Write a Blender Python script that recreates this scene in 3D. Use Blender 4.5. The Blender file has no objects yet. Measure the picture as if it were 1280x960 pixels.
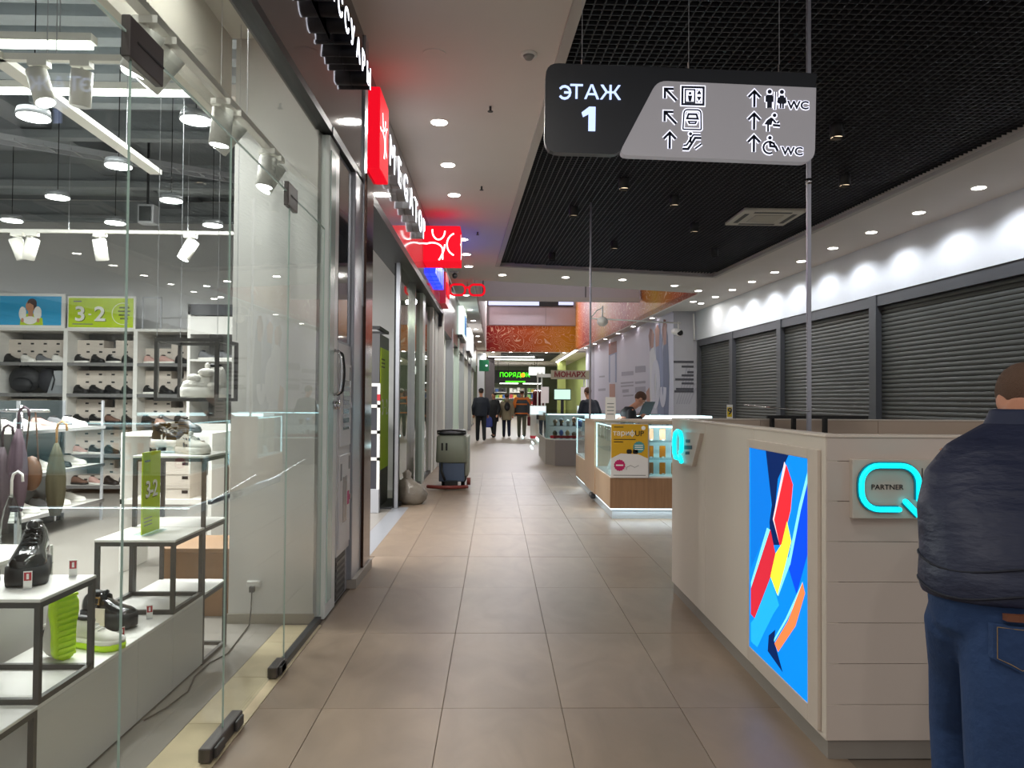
import bpy, math, random
from mathutils import Matrix, Vector

random.seed(7)
SC = bpy.context.scene
COL = SC.collection
PI = math.pi

# ---------------------------------------------------------------- camera
EYE = 1.45
FOC = 940.0                       # focal length in pixels of a 1280 wide frame
yaw, pitch, roll = math.atan(20 / FOC), math.atan(19 / FOC), math.radians(0.4)
d_ = Vector((math.sin(yaw) * math.cos(pitch), math.cos(yaw) * math.cos(pitch), math.sin(pitch))).normalized()
r_ = d_.cross(Vector((0, 0, 1))).normalized()
u_ = r_.cross(d_)
up_ = (math.cos(roll) * u_ - math.sin(roll) * r_).normalized()
rt_ = d_.cross(up_)
cam = bpy.data.cameras.new('camera')
cam.sensor_width = 36.0
cam.lens = 36.0 * FOC / 1280
cam.clip_start = 0.05
cam.clip_end = 300
camo = bpy.data.objects.new('camera', cam)
COL.objects.link(camo)
M = Matrix((rt_, up_, -d_)).transposed().to_4x4()
M.translation = Vector((0, 0, EYE))
camo.matrix_world = M
SC.camera = camo

# ---------------------------------------------------------------- world, exposure
wd = bpy.data.worlds.new('world')
SC.world = wd
wd.use_nodes = True
wd.node_tree.nodes['Background'].inputs[0].default_value = (0.98, 0.95, 0.93, 1)
wd.node_tree.nodes['Background'].inputs[1].default_value = 0.40
SC.view_settings.view_transform = 'Standard'
SC.view_settings.look = 'None'
SC.view_settings.gamma = 1.0
SC.view_settings.use_curve_mapping = False
SC.view_settings.exposure = 0.48
SC.cycles.max_bounces = 8
SC.cycles.transparent_max_bounces = 24
SC.cycles.caustics_reflective = False
SC.cycles.caustics_refractive = False
SC.cycles.sample_clamp_indirect = 4.0
DOWN_W = 15.0                     # power of a corridor downlight
SOFFIT_W = 54.0
PENDANT_W = 31.0
SPOT_W = 16.0
TUBE_W = 32.0


def lamp(kind, loc, energy, size=0.15, color=(1, 1, 1), parent=None, aim=None, spot=None, blend=0.6, size_y=None, spread=None):
    l = bpy.data.lights.new('lamp', kind)
    l.energy = energy
    l.color = color
    if kind == 'AREA':
        l.shape = 'DISK' if size_y is None else 'RECTANGLE'
        l.size = size
        if size_y is not None:
            l.size_y = size_y
        if spread is not None:
            l.spread = spread
    elif kind == 'SPOT':
        l.spot_size = spot or 1.2
        l.spot_blend = blend
        l.shadow_soft_size = size
    else:
        l.shadow_soft_size = size
    o = bpy.data.objects.new('lamp', l)
    COL.objects.link(o)
    loc = Vector(loc)
    if parent is not None:
        o.parent = parent
        loc = loc - parent.location
    o.location = loc
    if aim is not None:
        o.rotation_euler = Vector(aim).to_track_quat('-Z', 'Y').to_euler()
    return o


# ---------------------------------------------------------------- helpers
def ray(px, py):
    return d_ + rt_ * ((px - 640) / FOC) + up_ * ((480 - py) / FOC)


def atY(px, py, y):
    v = ray(px, py)
    return Vector((0, 0, EYE)) + v * (y / v.y)


def atX(px, py, x):
    v = ray(px, py)
    return Vector((0, 0, EYE)) + v * (x / v.x)


def atZ(px, py, z):
    v = ray(px, py)
    return Vector((0, 0, EYE)) + v * ((z - EYE) / v.z)


def lin(h):
    h = h.lstrip('#')
    c = [int(h[i:i + 2], 16) / 255 for i in (0, 2, 4)]
    return tuple(x / 12.92 if x <= 0.04045 else ((x + 0.055) / 1.055) ** 2.4 for x in c) + (1,)


MATS = {}


def mat(name, col='#808080', rough=0.5, metal=0.0, emit=0.0, var=0.0, scale=6.0, bump=0.0, bscale=40.0, stretch=(1, 1, 1), rnd=0.0, spec=0.5, coat=0.0, dist=0.0, ecol=None):
    if name in MATS:
        return MATS[name]
    m = bpy.data.materials.new(name)
    m.use_nodes = True
    nt = m.node_tree
    b = nt.nodes['Principled BSDF']
    c = lin(col)
    b.inputs['Base Color'].default_value = c
    b.inputs['Roughness'].default_value = rough
    b.inputs['Metallic'].default_value = metal
    b.inputs['Specular IOR Level'].default_value = spec
    b.inputs['Coat Weight'].default_value = coat
    m.diffuse_color = c
    if emit > 0.3:
        b.inputs['Base Color'].default_value = tuple(x * .25 for x in c[:3]) + (1,)
    if emit:
        b.inputs['Emission Color'].default_value = lin(ecol) if ecol else c
        b.inputs['Emission Strength'].default_value = emit
    if var or bump:
        tc = nt.nodes.new('ShaderNodeTexCoord')
        mp = nt.nodes.new('ShaderNodeMapping')
        mp.inputs['Scale'].default_value = stretch
        nt.links.new(tc.outputs['Object'], mp.inputs[0])
    if var:
        n = nt.nodes.new('ShaderNodeTexNoise')
        n.inputs['Scale'].default_value = scale
        n.inputs['Detail'].default_value = 6
        n.inputs['Distortion'].default_value = dist
        nt.links.new(mp.outputs[0], n.inputs['Vector'])
        mx = nt.nodes.new('ShaderNodeMix')
        mx.data_type = 'RGBA'
        mx.inputs[6].default_value = tuple(x * (1 - var) for x in c[:3]) + (1,)
        mx.inputs[7].default_value = tuple(min(1, x * (1 + var)) for x in c[:3]) + (1,)
        nt.links.new(n.outputs[0], mx.inputs[0])
        src = mx.outputs[2]
        if rnd:
            oi = nt.nodes.new('ShaderNodeObjectInfo')
            hs = nt.nodes.new('ShaderNodeHueSaturation')
            mr = nt.nodes.new('ShaderNodeMapRange')
            mr.inputs[3].default_value = 1 - rnd
            mr.inputs[4].default_value = 1 + rnd
            nt.links.new(oi.outputs['Random'], mr.inputs[0])
            nt.links.new(mr.outputs[0], hs.inputs['Value'])
            nt.links.new(src, hs.inputs['Color'])
            src = hs.outputs[0]
            ad = nt.nodes.new('ShaderNodeVectorMath')
            ad.operation = 'ADD'
            cm = nt.nodes.new('ShaderNodeCombineXYZ')
            ml = nt.nodes.new('ShaderNodeMath')
            ml.operation = 'MULTIPLY'
            ml.inputs[1].default_value = 37.0
            nt.links.new(oi.outputs['Random'], ml.inputs[0])
            nt.links.new(ml.outputs[0], cm.inputs[0])
            nt.links.new(ml.outputs[0], cm.inputs[2])
            nt.links.new(mp.outputs[0], ad.inputs[0])
            nt.links.new(cm.outputs[0], ad.inputs[1])
            nt.links.new(ad.outputs[0], n.inputs['Vector'])
        nt.links.new(src, b.inputs['Base Color'])
    if bump:
        n2 = nt.nodes.new('ShaderNodeTexNoise')
        n2.inputs['Scale'].default_value = bscale
        n2.inputs['Detail'].default_value = 4
        nt.links.new(mp.outputs[0], n2.inputs['Vector'])
        bp = nt.nodes.new('ShaderNodeBump')
        bp.inputs['Strength'].default_value = bump
        bp.inputs['Distance'].default_value = 0.02
        nt.links.new(n2.outputs[0], bp.inputs['Height'])
        nt.links.new(bp.outputs[0], b.inputs['Normal'])
    MATS[name] = m
    return m


def glass(name, tint='#f4faf7', refl=1.0, ior=1.45, rough=0.0):
    if name in MATS:
        return MATS[name]
    m = bpy.data.materials.new(name)
    m.use_nodes = True
    nt = m.node_tree
    nt.nodes.clear()
    out = nt.nodes.new('ShaderNodeOutputMaterial')
    t = nt.nodes.new('ShaderNodeBsdfTransparent')
    t.inputs[0].default_value = lin(tint)
    g = nt.nodes.new('ShaderNodeBsdfGlossy')
    g.inputs['Roughness'].default_value = rough
    f = nt.nodes.new('ShaderNodeFresnel')
    ge = nt.nodes.new('ShaderNodeNewGeometry')      # the index flips on leaving the pane
    iv = nt.nodes.new('ShaderNodeMapRange')
    iv.inputs[3].default_value = ior
    iv.inputs[4].default_value = 1 / ior
    nt.links.new(ge.outputs['Backfacing'], iv.inputs[0])
    nt.links.new(iv.outputs[0], f.inputs[0])
    ml = nt.nodes.new('ShaderNodeMath')
    ml.operation = 'MULTIPLY'
    ml.inputs[1].default_value = refl
    ml.use_clamp = True
    mx = nt.nodes.new('ShaderNodeMixShader')
    nt.links.new(f.outputs[0], ml.inputs[0])
    nt.links.new(ml.outputs[0], mx.inputs[0])
    nt.links.new(t.outputs[0], mx.inputs[1])
    nt.links.new(g.outputs[0], mx.inputs[2])
    nt.links.new(mx.outputs[0], out.inputs[0])
    MATS[name] = m
    return m


class MB:
    """collects closed shapes and links them as ONE mesh object"""

    def __init__(s):
        s.v, s.f, s.M = [], [], None

    def add(s, vs, fs):
        n = len(s.v)
        if s.M is not None:
            vs = [s.M @ Vector(v) for v in vs]
        s.v += [tuple(v) for v in vs]
        s.f += [tuple(n + i for i in f) for f in fs]
        return s

    def box(s, x0, x1, y0, y1, z0, z1, c=0.0):
        if c <= 0:
            v = [(x, y, z) for z in (z0, z1) for y in (y0, y1) for x in (x0, x1)]
            return s.add(v, [(0, 2, 3, 1), (4, 5, 7, 6), (0, 1, 5, 4), (2, 6, 7, 3), (0, 4, 6, 2), (1, 3, 7, 5)])
        xs, ys, zs = (x0, x1), (y0, y1), (z0, z1)
        v, idx = [], {}
        for i in (0, 1):
            for j in (0, 1):
                for k in (0, 1):
                    p = [xs[i], ys[j], zs[k]]
                    sg = [1 - 2 * i, 1 - 2 * j, 1 - 2 * k]
                    for a in range(3):
                        q = [p[b] + (0 if b == a else sg[b] * c) for b in range(3)]
                        idx[i, j, k, a] = len(v)
                        v.append(q)
        f = []
        for a in range(3):
            o = [b for b in range(3) if b != a]
            for e in (0, 1):
                def K(p, q):
                    t = [0, 0, 0]
                    t[a] = e
                    t[o[0]] = p
                    t[o[1]] = q
                    return idx[t[0], t[1], t[2], a]
                f.append((K(0, 0), K(1, 0), K(1, 1), K(0, 1)))
        for a in range(3):                       # edges along axis a
            o = [b for b in range(3) if b != a]
            for p in (0, 1):
                for q in (0, 1):
                    def K(e, w):
                        t = [0, 0, 0]
                        t[a] = e
                        t[o[0]] = p
                        t[o[1]] = q
                        return idx[t[0], t[1], t[2], w]
                    f.append((K(0, o[0]), K(1, o[0]), K(1, o[1]), K(0, o[1])))
        for i in (0, 1):
            for j in (0, 1):
                for k in (0, 1):
                    f.append((idx[i, j, k, 0], idx[i, j, k, 1], idx[i, j, k, 2]))
        return s.add(v, f)

    def cyl(s, p0, p1, r0, r1=None, n=12, caps=True):
        r1 = r0 if r1 is None else r1
        p0, p1 = Vector(p0), Vector(p1)
        ax = (p1 - p0).normalized()
        a = ax.cross(Vector((0, 0, 1)) if abs(ax.z) < 0.9 else Vector((1, 0, 0))).normalized()
        b = ax.cross(a)
        v = []
        for p, r in ((p0, r0), (p1, r1)):
            for i in range(n):
                t = 2 * PI * i / n
                v.append(p + (a * math.cos(t) + b * math.sin(t)) * r)
        f = [(i, (i + 1) % n, n + (i + 1) % n, n + i) for i in range(n)]
        if caps:
            f += [tuple(range(n - 1, -1, -1)), tuple(range(n, 2 * n))]
        return s.add(v, f)

    def tube(s, pts, r, n=8):
        pts = [Vector(p) for p in pts]
        rings = []
        a = None
        for i, p in enumerate(pts):
            t = (pts[min(i + 1, len(pts) - 1)] - pts[max(i - 1, 0)]).normalized()
            if a is None:
                a = t.cross(Vector((0, 0, 1)) if abs(t.z) < 0.9 else Vector((1, 0, 0))).normalized()
            a = (a - t * a.dot(t)).normalized()
            b = t.cross(a)
            rr = r[i] if isinstance(r, (list, tuple)) else r
            rings.append([p + (a * math.cos(2 * PI * k / n) + b * math.sin(2 * PI * k / n)) * rr for k in range(n)])
        return s.loft(rings)

    def loft(s, rings, caps=True):
        n = len(rings[0])
        v = [p for r in rings for p in r]
        f = []
        for i in range(len(rings) - 1):
            for k in range(n):
                f.append((i * n + k, i * n + (k + 1) % n, (i + 1) * n + (k + 1) % n, (i + 1) * n + k))
        if caps:
            f += [tuple(range(n - 1, -1, -1)), tuple((len(rings) - 1) * n + k for k in range(n))]
        return s.add(v, f)

    def ell(s, c, r, nu=12, nv=8, rot=None):
        c = Vector(c)
        R = rot.to_matrix() if rot is not None else Matrix.Identity(3)
        v = [c + R @ Vector((0, 0, -r[2]))]
        for j in range(1, nv):
            t = -PI / 2 + PI * j / nv
            for i in range(nu):
                p = 2 * PI * i / nu
                v.append(c + R @ Vector((r[0] * math.cos(t) * math.cos(p), r[1] * math.cos(t) * math.sin(p), r[2] * math.sin(t))))
        v.append(c + R @ Vector((0, 0, r[2])))
        f = [(0, 1 + (i + 1) % nu, 1 + i) for i in range(nu)]
        for j in range(nv - 2):
            for i in range(nu):
                a, b = 1 + j * nu + i, 1 + j * nu + (i + 1) % nu
                f.append((a, b, b + nu, a + nu))
        L = len(v) - 1
        f += [(L, 1 + (nv - 2) * nu + i, 1 + (nv - 2) * nu + (i + 1) % nu) for i in range(nu)]
        return s.add(v, f)

    def limb(s, pts, rad, n=10):
        for i in range(len(pts) - 1):
            s.cyl(pts[i], pts[i + 1], rad[i], rad[i + 1], n)
        for p, r in zip(pts, rad):
            s.ell(p, (r, r, r), n, 6)
        return s

    def prism(s, pts, ax, org, t0, t1):
        """2-D outline extruded from t0 to t1 along ax[2]"""
        org = Vector(org)
        n = len(pts)
        v = [org + ax[0] * p[0] + ax[1] * p[1] + ax[2] * t for t in (t0, t1) for p in pts]
        f = [tuple(range(n - 1, -1, -1)), tuple(range(n, 2 * n))]
        f += [(i, (i + 1) % n, n + (i + 1) % n, n + i) for i in range(n)]
        return s.add(v, f)

    def ribbon(s, pts, w, ax, org, t0, t1, closed=False):
        n = len(pts)
        P = [Vector(p) for p in pts]
        L, Rr = [], []
        for i in range(n):
            a = P[(i - 1) % n] if (closed or i > 0) else None
            b = P[(i + 1) % n] if (closed or i < n - 1) else None
            d1 = (P[i] - a).normalized() if a is not None else None
            d2 = (b - P[i]).normalized() if b is not None else None
            d1 = d1 if d1 is not None else d2
            d2 = d2 if d2 is not None else d1
            t = (d1 + d2)
            t = t.normalized() if t.length > 1e-6 else d1
            nn = Vector((-t.y, t.x))
            k = max(0.4, nn.dot(Vector((-d1.y, d1.x))))
            L.append(P[i] + nn * (w / 2 / k))
            Rr.append(P[i] - nn * (w / 2 / k))
        m = n if closed else n - 1
        org = Vector(org)
        to = lambda p, t: org + ax[0] * p.x + ax[1] * p.y + ax[2] * t
        v = []
        for i in range(n):
            v += [to(L[i], t0), to(Rr[i], t0), to(L[i], t1), to(Rr[i], t1)]
        f = []
        for i in range(m):
            a, b = 4 * i, 4 * ((i + 1) % n)
            f += [(a + 2, a + 3, b + 3, b + 2), (a, b, b + 1, a + 1), (a, a + 2, b + 2, b), (a + 1, b + 1, b + 3, a + 3)]
        if not closed:
            e = 4 * (n - 1)
            f += [(0, 1, 3, 2), (e, e + 2, e + 3, e + 1)]
        return s.add(v, f)

    def build(s, name, m, parent=None, smooth=False, local=False, remesh=0.0, sub=0, kind=None, label=None):
        me = bpy.data.meshes.new(name)
        vs = s.v
        if parent is not None and not local:
            l = world_loc(parent)
            vs = [(v[0] - l.x, v[1] - l.y, v[2] - l.z) for v in vs]
        me.from_pydata(vs, [], s.f)
        me.validate()
        me.update()
        import bmesh
        bm = bmesh.new()
        bm.from_mesh(me)
        bmesh.ops.recalc_face_normals(bm, faces=bm.faces)
        bm.to_mesh(me)
        bm.free()
        if m is not None:
            me.materials.append(m)
        if smooth:
            me.polygons.foreach_set('use_smooth', [True] * len(me.polygons))
        o = bpy.data.objects.new(name, me)
        COL.objects.link(o)
        if parent is not None:
            o.parent = parent
        if remesh:
            r = o.modifiers.new('fuse', 'REMESH')
            r.mode = 'VOXEL'
            r.voxel_size = remesh
            r.use_smooth_shade = True
            k = o.modifiers.new('smooth', 'SMOOTH')
            k.factor = 0.5
            k.iterations = 4
        if sub:
            r = o.modifiers.new('sub', 'SUBSURF')
            r.levels = r.render_levels = sub
        if kind:
            o['kind'] = kind
        if label:
            o['label'] = label
        return o


def world_loc(o):
    v = Vector((0, 0, 0))
    while o is not None:
        v = v + o.location
        o = o.parent
    return v


def tag(o, label, cat, group=None):
    o['label'] = label
    o['category'] = cat
    if group:
        o['group'] = group
    return o


def thing(name, label, cat, loc=(0, 0, 0), rz=0.0, group=None):
    o = bpy.data.objects.new(name, None)
    o.empty_display_size = 0.05
    COL.objects.link(o)
    o.location = loc
    o.rotation_euler = (0, 0, rz)
    return tag(o, label, cat, group)


def struct(name, mb, m, parent=None, **k):
    o = mb.build(name, m, parent, **k)
    o['kind'] = 'structure'
    return o


def box(name, b, m, parent=None, c=0.0, **k):
    return MB().box(*b, c).build(name, m, parent, **k)


def dup(root, loc=None, rz=None, label=None, scale=None):
    r = root.copy()
    COL.objects.link(r)
    if loc is not None:
        r.location = loc
    if rz is not None:
        r.rotation_euler = (0, 0, rz)
    if scale is not None:
        r.scale = (scale,) * 3
    if label:
        r['label'] = label
    for ch in root.children:
        c = ch.copy()
        COL.objects.link(c)
        c.parent = r
        if ch.type == 'LIGHT':
            continue
        for g in ch.children:
            d = g.copy()
            COL.objects.link(d)
            d.parent = c
    return r


X1, Y1, Z1 = Vector((1, 0, 0)), Vector((0, 1, 0)), Vector((0, 0, 1))
FRONT = (X1, Z1, -Y1)             # seen by someone looking along +Y
FACE_PX = (Y1, Z1, X1)            # faces +X
FACE_NX = (-Y1, Z1, -X1)          # faces -X


def text(name, s, size, m, parent, org, ax, ext=0.002, align='CENTER', bold=0.0, sx=1.0, label=None):
    cu = bpy.data.curves.new('t', 'FONT')
    cu.body = s
    cu.size = size
    cu.extrude = ext
    cu.offset = bold * size
    cu.align_x = align
    cu.align_y = 'CENTER'
    cu.resolution_u = 3
    ob = bpy.data.objects.new('t', cu)
    me = bpy.data.meshes.new_from_object(ob)
    bpy.data.objects.remove(ob)
    me.name = name
    me.materials.clear()
    me.materials.append(m)
    org = Vector(org)
    if parent is not None:
        org = org - world_loc(parent)
    me.transform(Matrix((ax[0] * sx, ax[1], ax[2])).transposed().to_4x4())
    o = bpy.data.objects.new(name, me)
    COL.objects.link(o)
    o.parent = parent
    o.location = org
    if label:
        o['label'] = label
    return o


def arc(cx, cy, r, a0, a1, n=8, ry=None):
    ry = r if ry is None else ry
    return [(cx + r * math.cos(math.radians(a0 + (a1 - a0) * i / n)), cy + ry * math.sin(math.radians(a0 + (a1 - a0) * i / n))) for i in range(n + 1)]


def rrect(x0, x1, y0, y1, r, n=5):
    return arc(x1 - r, y1 - r, r, 0, 90, n) + arc(x0 + r, y1 - r, r, 90, 180, n) + arc(x0 + r, y0 + r, r, 180, 270, n) + arc(x1 - r, y0 + r, r, 270, 360, n)


# ---------------------------------------------------------------- materials
W_CEIL = mat('white ceiling paint', '#ebe3dc', 0.8, var=0.03, scale=1.5)
W_WALL = mat('white wall paint', '#dddcd8', 0.6, var=0.03, scale=2.0)
G_WALL = mat('light grey wall paint', '#dcdcdb', 0.7, var=0.05, scale=1.2)
D_CEIL = mat('dark grey deck paint', '#868b90', 0.8, var=0.06, scale=1.5)
RIB = mat('pale rib paint', '#c0cad0', 0.6)
TILE = mat('beige concrete tile', '#877563', 0.38, var=0.3, scale=2.2, stretch=(1.5, 0.7, 1), rnd=0.04, dist=1.6, bump=0.03, bscale=14)
GROUT = mat('grout', '#7b6e61', 0.8)
STRIP = mat('cream stone', '#cdbd9a', 0.3, var=0.18, scale=7.0, stretch=(1, 1.5, 1), rnd=0.05)
SHOPFLOOR = mat('grey vinyl floor', '#908b84', 0.35, var=0.05, scale=3)
BLACK = mat('black paint', '#0b0b0c', 0.5)
SOOT = mat('soot black', '#030303', 0.9)
DGREY = mat('dark grey metal', '#3a3a3c', 0.35, 0.4)
FRAME = mat('anthracite frame steel', '#4a4846', 0.45, 0.3)
FASC = mat('graphite fascia sheet', '#4d494b', 0.05, 0.35)
FASC2 = mat('silver grey fascia sheet', '#7d797c', 0.06, 0.4)
CHROME = mat('chrome', '#d6d6da', 0.12, 1.0)
ALU = mat('brushed aluminium', '#b9bcc4', 0.3, 0.75)
SILVER = mat('light grey metal', '#b6b8bd', 0.4, 0.3)
BRONZE = mat('polished brown metal', '#4a342b', 0.08, 0.8)
WHITE = mat('white lacquer', '#ebe9e4', 0.35)
WPLAS = mat('white plastic', '#e9e8e4', 0.45)
SWHITE = mat('spot white', '#f0eee6', 0.5)
GLASS = glass('clear pane glass', '#f8fbf9', 0.85)
GEDGE = mat('green glass edge', '#bcd3ca', 0.2)
CGLASS = glass('case glass', '#eef8fa', 0.7)
E_DOWN = mat('downlight glow', '#ffffff', 0.5, emit=14.0, ecol='#fff8ee')
E_PEND = mat('pendant glow', '#ffffff', 0.5, emit=10.0, ecol='#ffffff')
E_TUBE = mat('tube glow', '#ffffff', 0.5, emit=5.0, ecol='#fbfff8')
E_LET = mat('white letter glow', '#ffffff', 0.5, emit=2.4, ecol='#f0f2ff')
E_BLUEW = mat('blue white letter glow', '#b9cbff', 0.5, emit=1.1, ecol='#b9cbff')
E_CYAN = mat('cyan neon', '#08f0ff', 0.4, emit=1.25, ecol='#08f0ff')
E_ICE = mat('icy led glow', '#e8ffff', 0.4, emit=3.0, ecol='#d6fbff')
E_RED = mat('red sign glow', '#f01428', 0.7, spec=0.05, emit=0.7, ecol='#f21026')
LIME = mat('lime print', '#b9d41f', 0.5)
BLACKTX = mat('black print', '#141416', 0.5)
GREYTX = mat('grey print', '#7a7a74', 0.6)
WTX = mat('white print', '#f4f3ee', 0.5)
REDTX = mat('red print', '#b3202c', 0.5)
# ================================================================ STRUCTURE
CZ = 4.42                         # corridor ceiling height


def poly_slab(name, pts, z0, z1, m, parent=None):
    return struct(name, MB().prism(pts, (X1, Y1, Z1), (0, 0, 0), z0, z1), m, parent)


# floor of the corridor with its laid tiles
floor = struct('floor', MB().box(-1.9, 9.5, -4, 75, -0.1, -0.006), GROUT)
far_floor = struct('floor', MB().box(-1.9, 9.5, 14.86, 75, -0.1, 0.0), mat('far beige tile', '#827263', 0.4, var=0.12, scale=0.8))
cols = [-1.37, -0.80, -0.24, 0.32, 0.88, 1.44, 2.0, 2.56]
tile_me = {}
for j in range(12):
    y0 = 1.3 + 1.13 * j
    for i in range(len(cols) - 1):
        x0, x1 = cols[i], cols[i + 1]
        if i == 0 and y0 < 6.0:
            x0 = -1.10
        if i >= 5 and y0 < 4.5:
            continue
        key = round(x1 - x0, 3)
        if key not in tile_me:
            h = (x1 - x0) / 2 - 0.0012
            t = MB().box(-h, h, -0.5638, 0.5638, -0.02, 0.0, 0.0012).build('tile', TILE)
            tile_me[key] = t.data
        else:
            t = bpy.data.objects.new('tile', tile_me[key])
            COL.objects.link(t)
        t.parent = floor
        t.location = ((x0 + x1) / 2, y0 + 0.565, random.uniform(-0.0006, 0.0006))

# shop floor, stone strip along the glass
shop_floor = struct('floor', MB().box(-9.2, -1.36, 0.2, 11.95, -0.1, -0.001), SHOPFLOOR)
strip_base = struct('floor', MB().box(-1.36, -1.08, 0.2, 4.86, -0.1, -0.02), GROUT)
sm = None
for j in range(8):
    y0 = 0.6 + 0.56 * j
    y1 = min(y0 + 0.557, 4.86)
    if sm is None or y1 - y0 < 0.55:
        t = MB().box(-0.127, 0.127, 0, y1 - y0, -0.02, 0.0, 0.001).build('stone', STRIP)
        sm = sm or t.data
    else:
        t = bpy.data.objects.new('stone', sm)
        COL.objects.link(t)
    t.parent = strip_base
    t.location = (-1.23, y0, 0)
mega_floor = struct('floor', MB().box(-1.36, -1.15, 6.25, 10.1, -0.1, 0.001), mat('grey threshold floor', '#8f9196', 0.35, var=0.05))

# ceilings
RECL = lambda y: 0.591 - 0.0519 * (y - 5.575)
RECR = lambda y: 5.771 - 0.0609 * (y - 8.547)
RECF = lambda x: 16.65 + 0.2275 * (x - 0.016)
RX = lambda y: 7.711 - 0.043 * y                     # shutter wall plane
poly_slab('ceiling', [(-1.16, -3), (RECL(0.8), -3), (RECL(0.8), 0.8), (0.016, 16.65), (-1.16, 16.65)], CZ, CZ + 0.25, W_CEIL)
poly_slab('ceiling', [(-1.16, 16.65), (0.016, 16.65), (5.205, 17.83), (RX(17.83), 17.83), (RX(20.8), 20.8), (5.65, 20.7), (-0.6, 18.72), (-1.16, 18.6)], CZ, CZ + 0.25, W_CEIL)
poly_slab('ceiling', [(RECR(0.8), 0.8), (RX(0.8), 0.8), (RX(17.83), 17.83), (5.205, 17.83)], CZ, CZ + 0.25, W_CEIL)
poly_slab('ceiling', [(5.65, 20.7), (RX(20.8), 20.8), (RX(46), 46), (4.85, 46)], CZ, CZ + 0.2, W_CEIL)
poly_slab('ceiling', [(-1.16, 18.6), (-0.6, 18.7), (-0.6, 46), (-1.16, 46)], CZ, CZ + 0.2, W_CEIL)
poly_slab('ceiling', [(-2.5, 46.21), (9.0, 46.21), (9.0, 75), (-2.5, 75)], 4.36, 4.6, W_CEIL)
# rim moulding of the black recess and its upstands
W_TRIM = mat('recess rim paint', '#c9c3bd', 0.7)
rim = [(RECL(0.8), 0.8), (0.016, 16.65), (5.205, 17.83), (RECR(0.8), 0.8)]
trims = struct('trim_1', MB().ribbon(rim, 0.09, (X1, Y1, Z1), (0, 0, 0), CZ - 0.03, CZ + 0.02), W_TRIM)
struct('trim_2', MB().ribbon([(RECL(0.8) - .04, 0.8), (-0.024, 16.69), (5.245, 17.875), (RECR(0.8) + .04, 0.8)], 0.05, (X1, Y1, Z1), (0, 0, 0), CZ + 0.02, CZ + 0.9), SOOT)
poly_slab('ceiling', [(-1.0, 0.5), (7.2, 0.5), (6.5, 18.4), (-1.0, 18.4)], CZ + 0.9, CZ + 1.0, SOOT)

# open cell grid of the recess: every slat a part
GZ = CZ + 0.06
grid = thing('ceiling_grid', 'black open cell grid ceiling filling the recess above the hanging sign', 'ceiling grid', (0, 0, GZ))
SLAT = mat('black slat', '#35363a', 0.45, 0.2)
nx = 0
dirv = Vector((-0.056, 1, 0)).normalized()
perp = Vector((dirv.y, -dirv.x, 0))
pitch_g = 0.08


def slat(p0, p1):
    p0, p1 = Vector((p0[0], p0[1], 0)), Vector((p1[0], p1[1], 0))
    L = (p1 - p0).length
    o = bpy.data.objects.new('slat', slat_me)
    COL.objects.link(o)
    o.parent = grid
    o.location = p0
    o.rotation_euler = (0, 0, math.atan2((p1 - p0).y, (p1 - p0).x))
    o.scale = (L, 1, 1)


_s = MB().box(0, 1, -0.005, 0.005, 0, 0.05).build('slat', SLAT)
slat_me = _s.data
bpy.data.objects.remove(_s)
k = 0
while True:                                          # slats running away from the eye
    k += 1
    x0 = RECL(3.0) + pitch_g * k
    xf = x0 - 0.056 * (16.65 - 3.0)
    yf = RECF(xf) - 0.02
    if xf > 5.19:
        break
    y0 = 3.0
    slat((x0, y0), (x0 - 0.056 * (yf - 3.0), yf))
k = 0
while True:                                          # slats across
    y = 3.05 + pitch_g * k
    k += 1
    if y > 17.6:
        break
    xa = max(RECL(y), (y - 16.65) / 0.2275 + 0.016) + 0.03
    slat((xa, y), (RECR(y) - 0.03, y))

# bulkhead over the shutters
def along(y, off=0.0):
    return (RX(y) + off, y)


wall_right = struct('wall_right', MB().prism([along(2), along(24.9), along(24.9, .3), along(2, .3)], (X1, Y1, Z1), (0, 0, 0), 3.45, CZ + .1), mat('bulkhead paint', '#d8dbe0', 0.55, var=0.02))
struct('wall_right', MB().prism([along(2, .3), along(24.9, .3), along(24.9, .5), along(2, .5)], (X1, Y1, Z1), (0, 0, 0), 0, 3.5), DGREY)
# panel with lettering, turned to the eye, and the mural wall behind it
PANEL = mat('text panel paint', '#b4b4ba', 0.6)
wall_panel = struct('wall_right', MB().box(5.88, RX(24.9) + .3, 24.9, 25.05, 0, CZ), PANEL)
MUR = mat('mural paper', '#c9c6dc', 0.5, var=0.05, scale=0.6)
mur_a, mur_b = Vector((5.88, 24.95, 0)), Vector((5.32, 44.0, 0))
wall_mural = struct('wall_right', MB().prism([(5.88, 24.95), (5.32, 44.0), (5.5, 46), (6.1, 46), (6.1, 24.95)], (X1, Y1, Z1), (0, 0, 0), 0, CZ), MUR)

# atrium: side banner, cross beam, end face
ORANGE = bpy.data.materials.new('swirl banner')
ORANGE.use_nodes = True
nt = ORANGE.node_tree
b = nt.nodes['Principled BSDF']
b.inputs['Roughness'].default_value = 0.6
tc = nt.nodes.new('ShaderNodeTexCoord')
sep = nt.nodes.new('ShaderNodeSeparateXYZ')
nt.links.new(tc.outputs['Object'], sep.inputs[0])
mth = nt.nodes.new('ShaderNodeMath')
mth.operation = 'MULTIPLY_ADD'
mth.inputs[1].default_value = 0.105
mth.inputs[2].default_value = 0.0
nt.links.new(sep.outputs[0], mth.inputs[0])
m2 = nt.nodes.new('ShaderNodeMath')
m2.operation = 'PINGPONG'
m2.inputs[1].default_value = 0.55
nt.links.new(mth.outputs[0], m2.inputs[0])
rp = nt.nodes.new('ShaderNodeValToRGB')
cr = rp.color_ramp
cr.elements[0].position = 0.0
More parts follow.
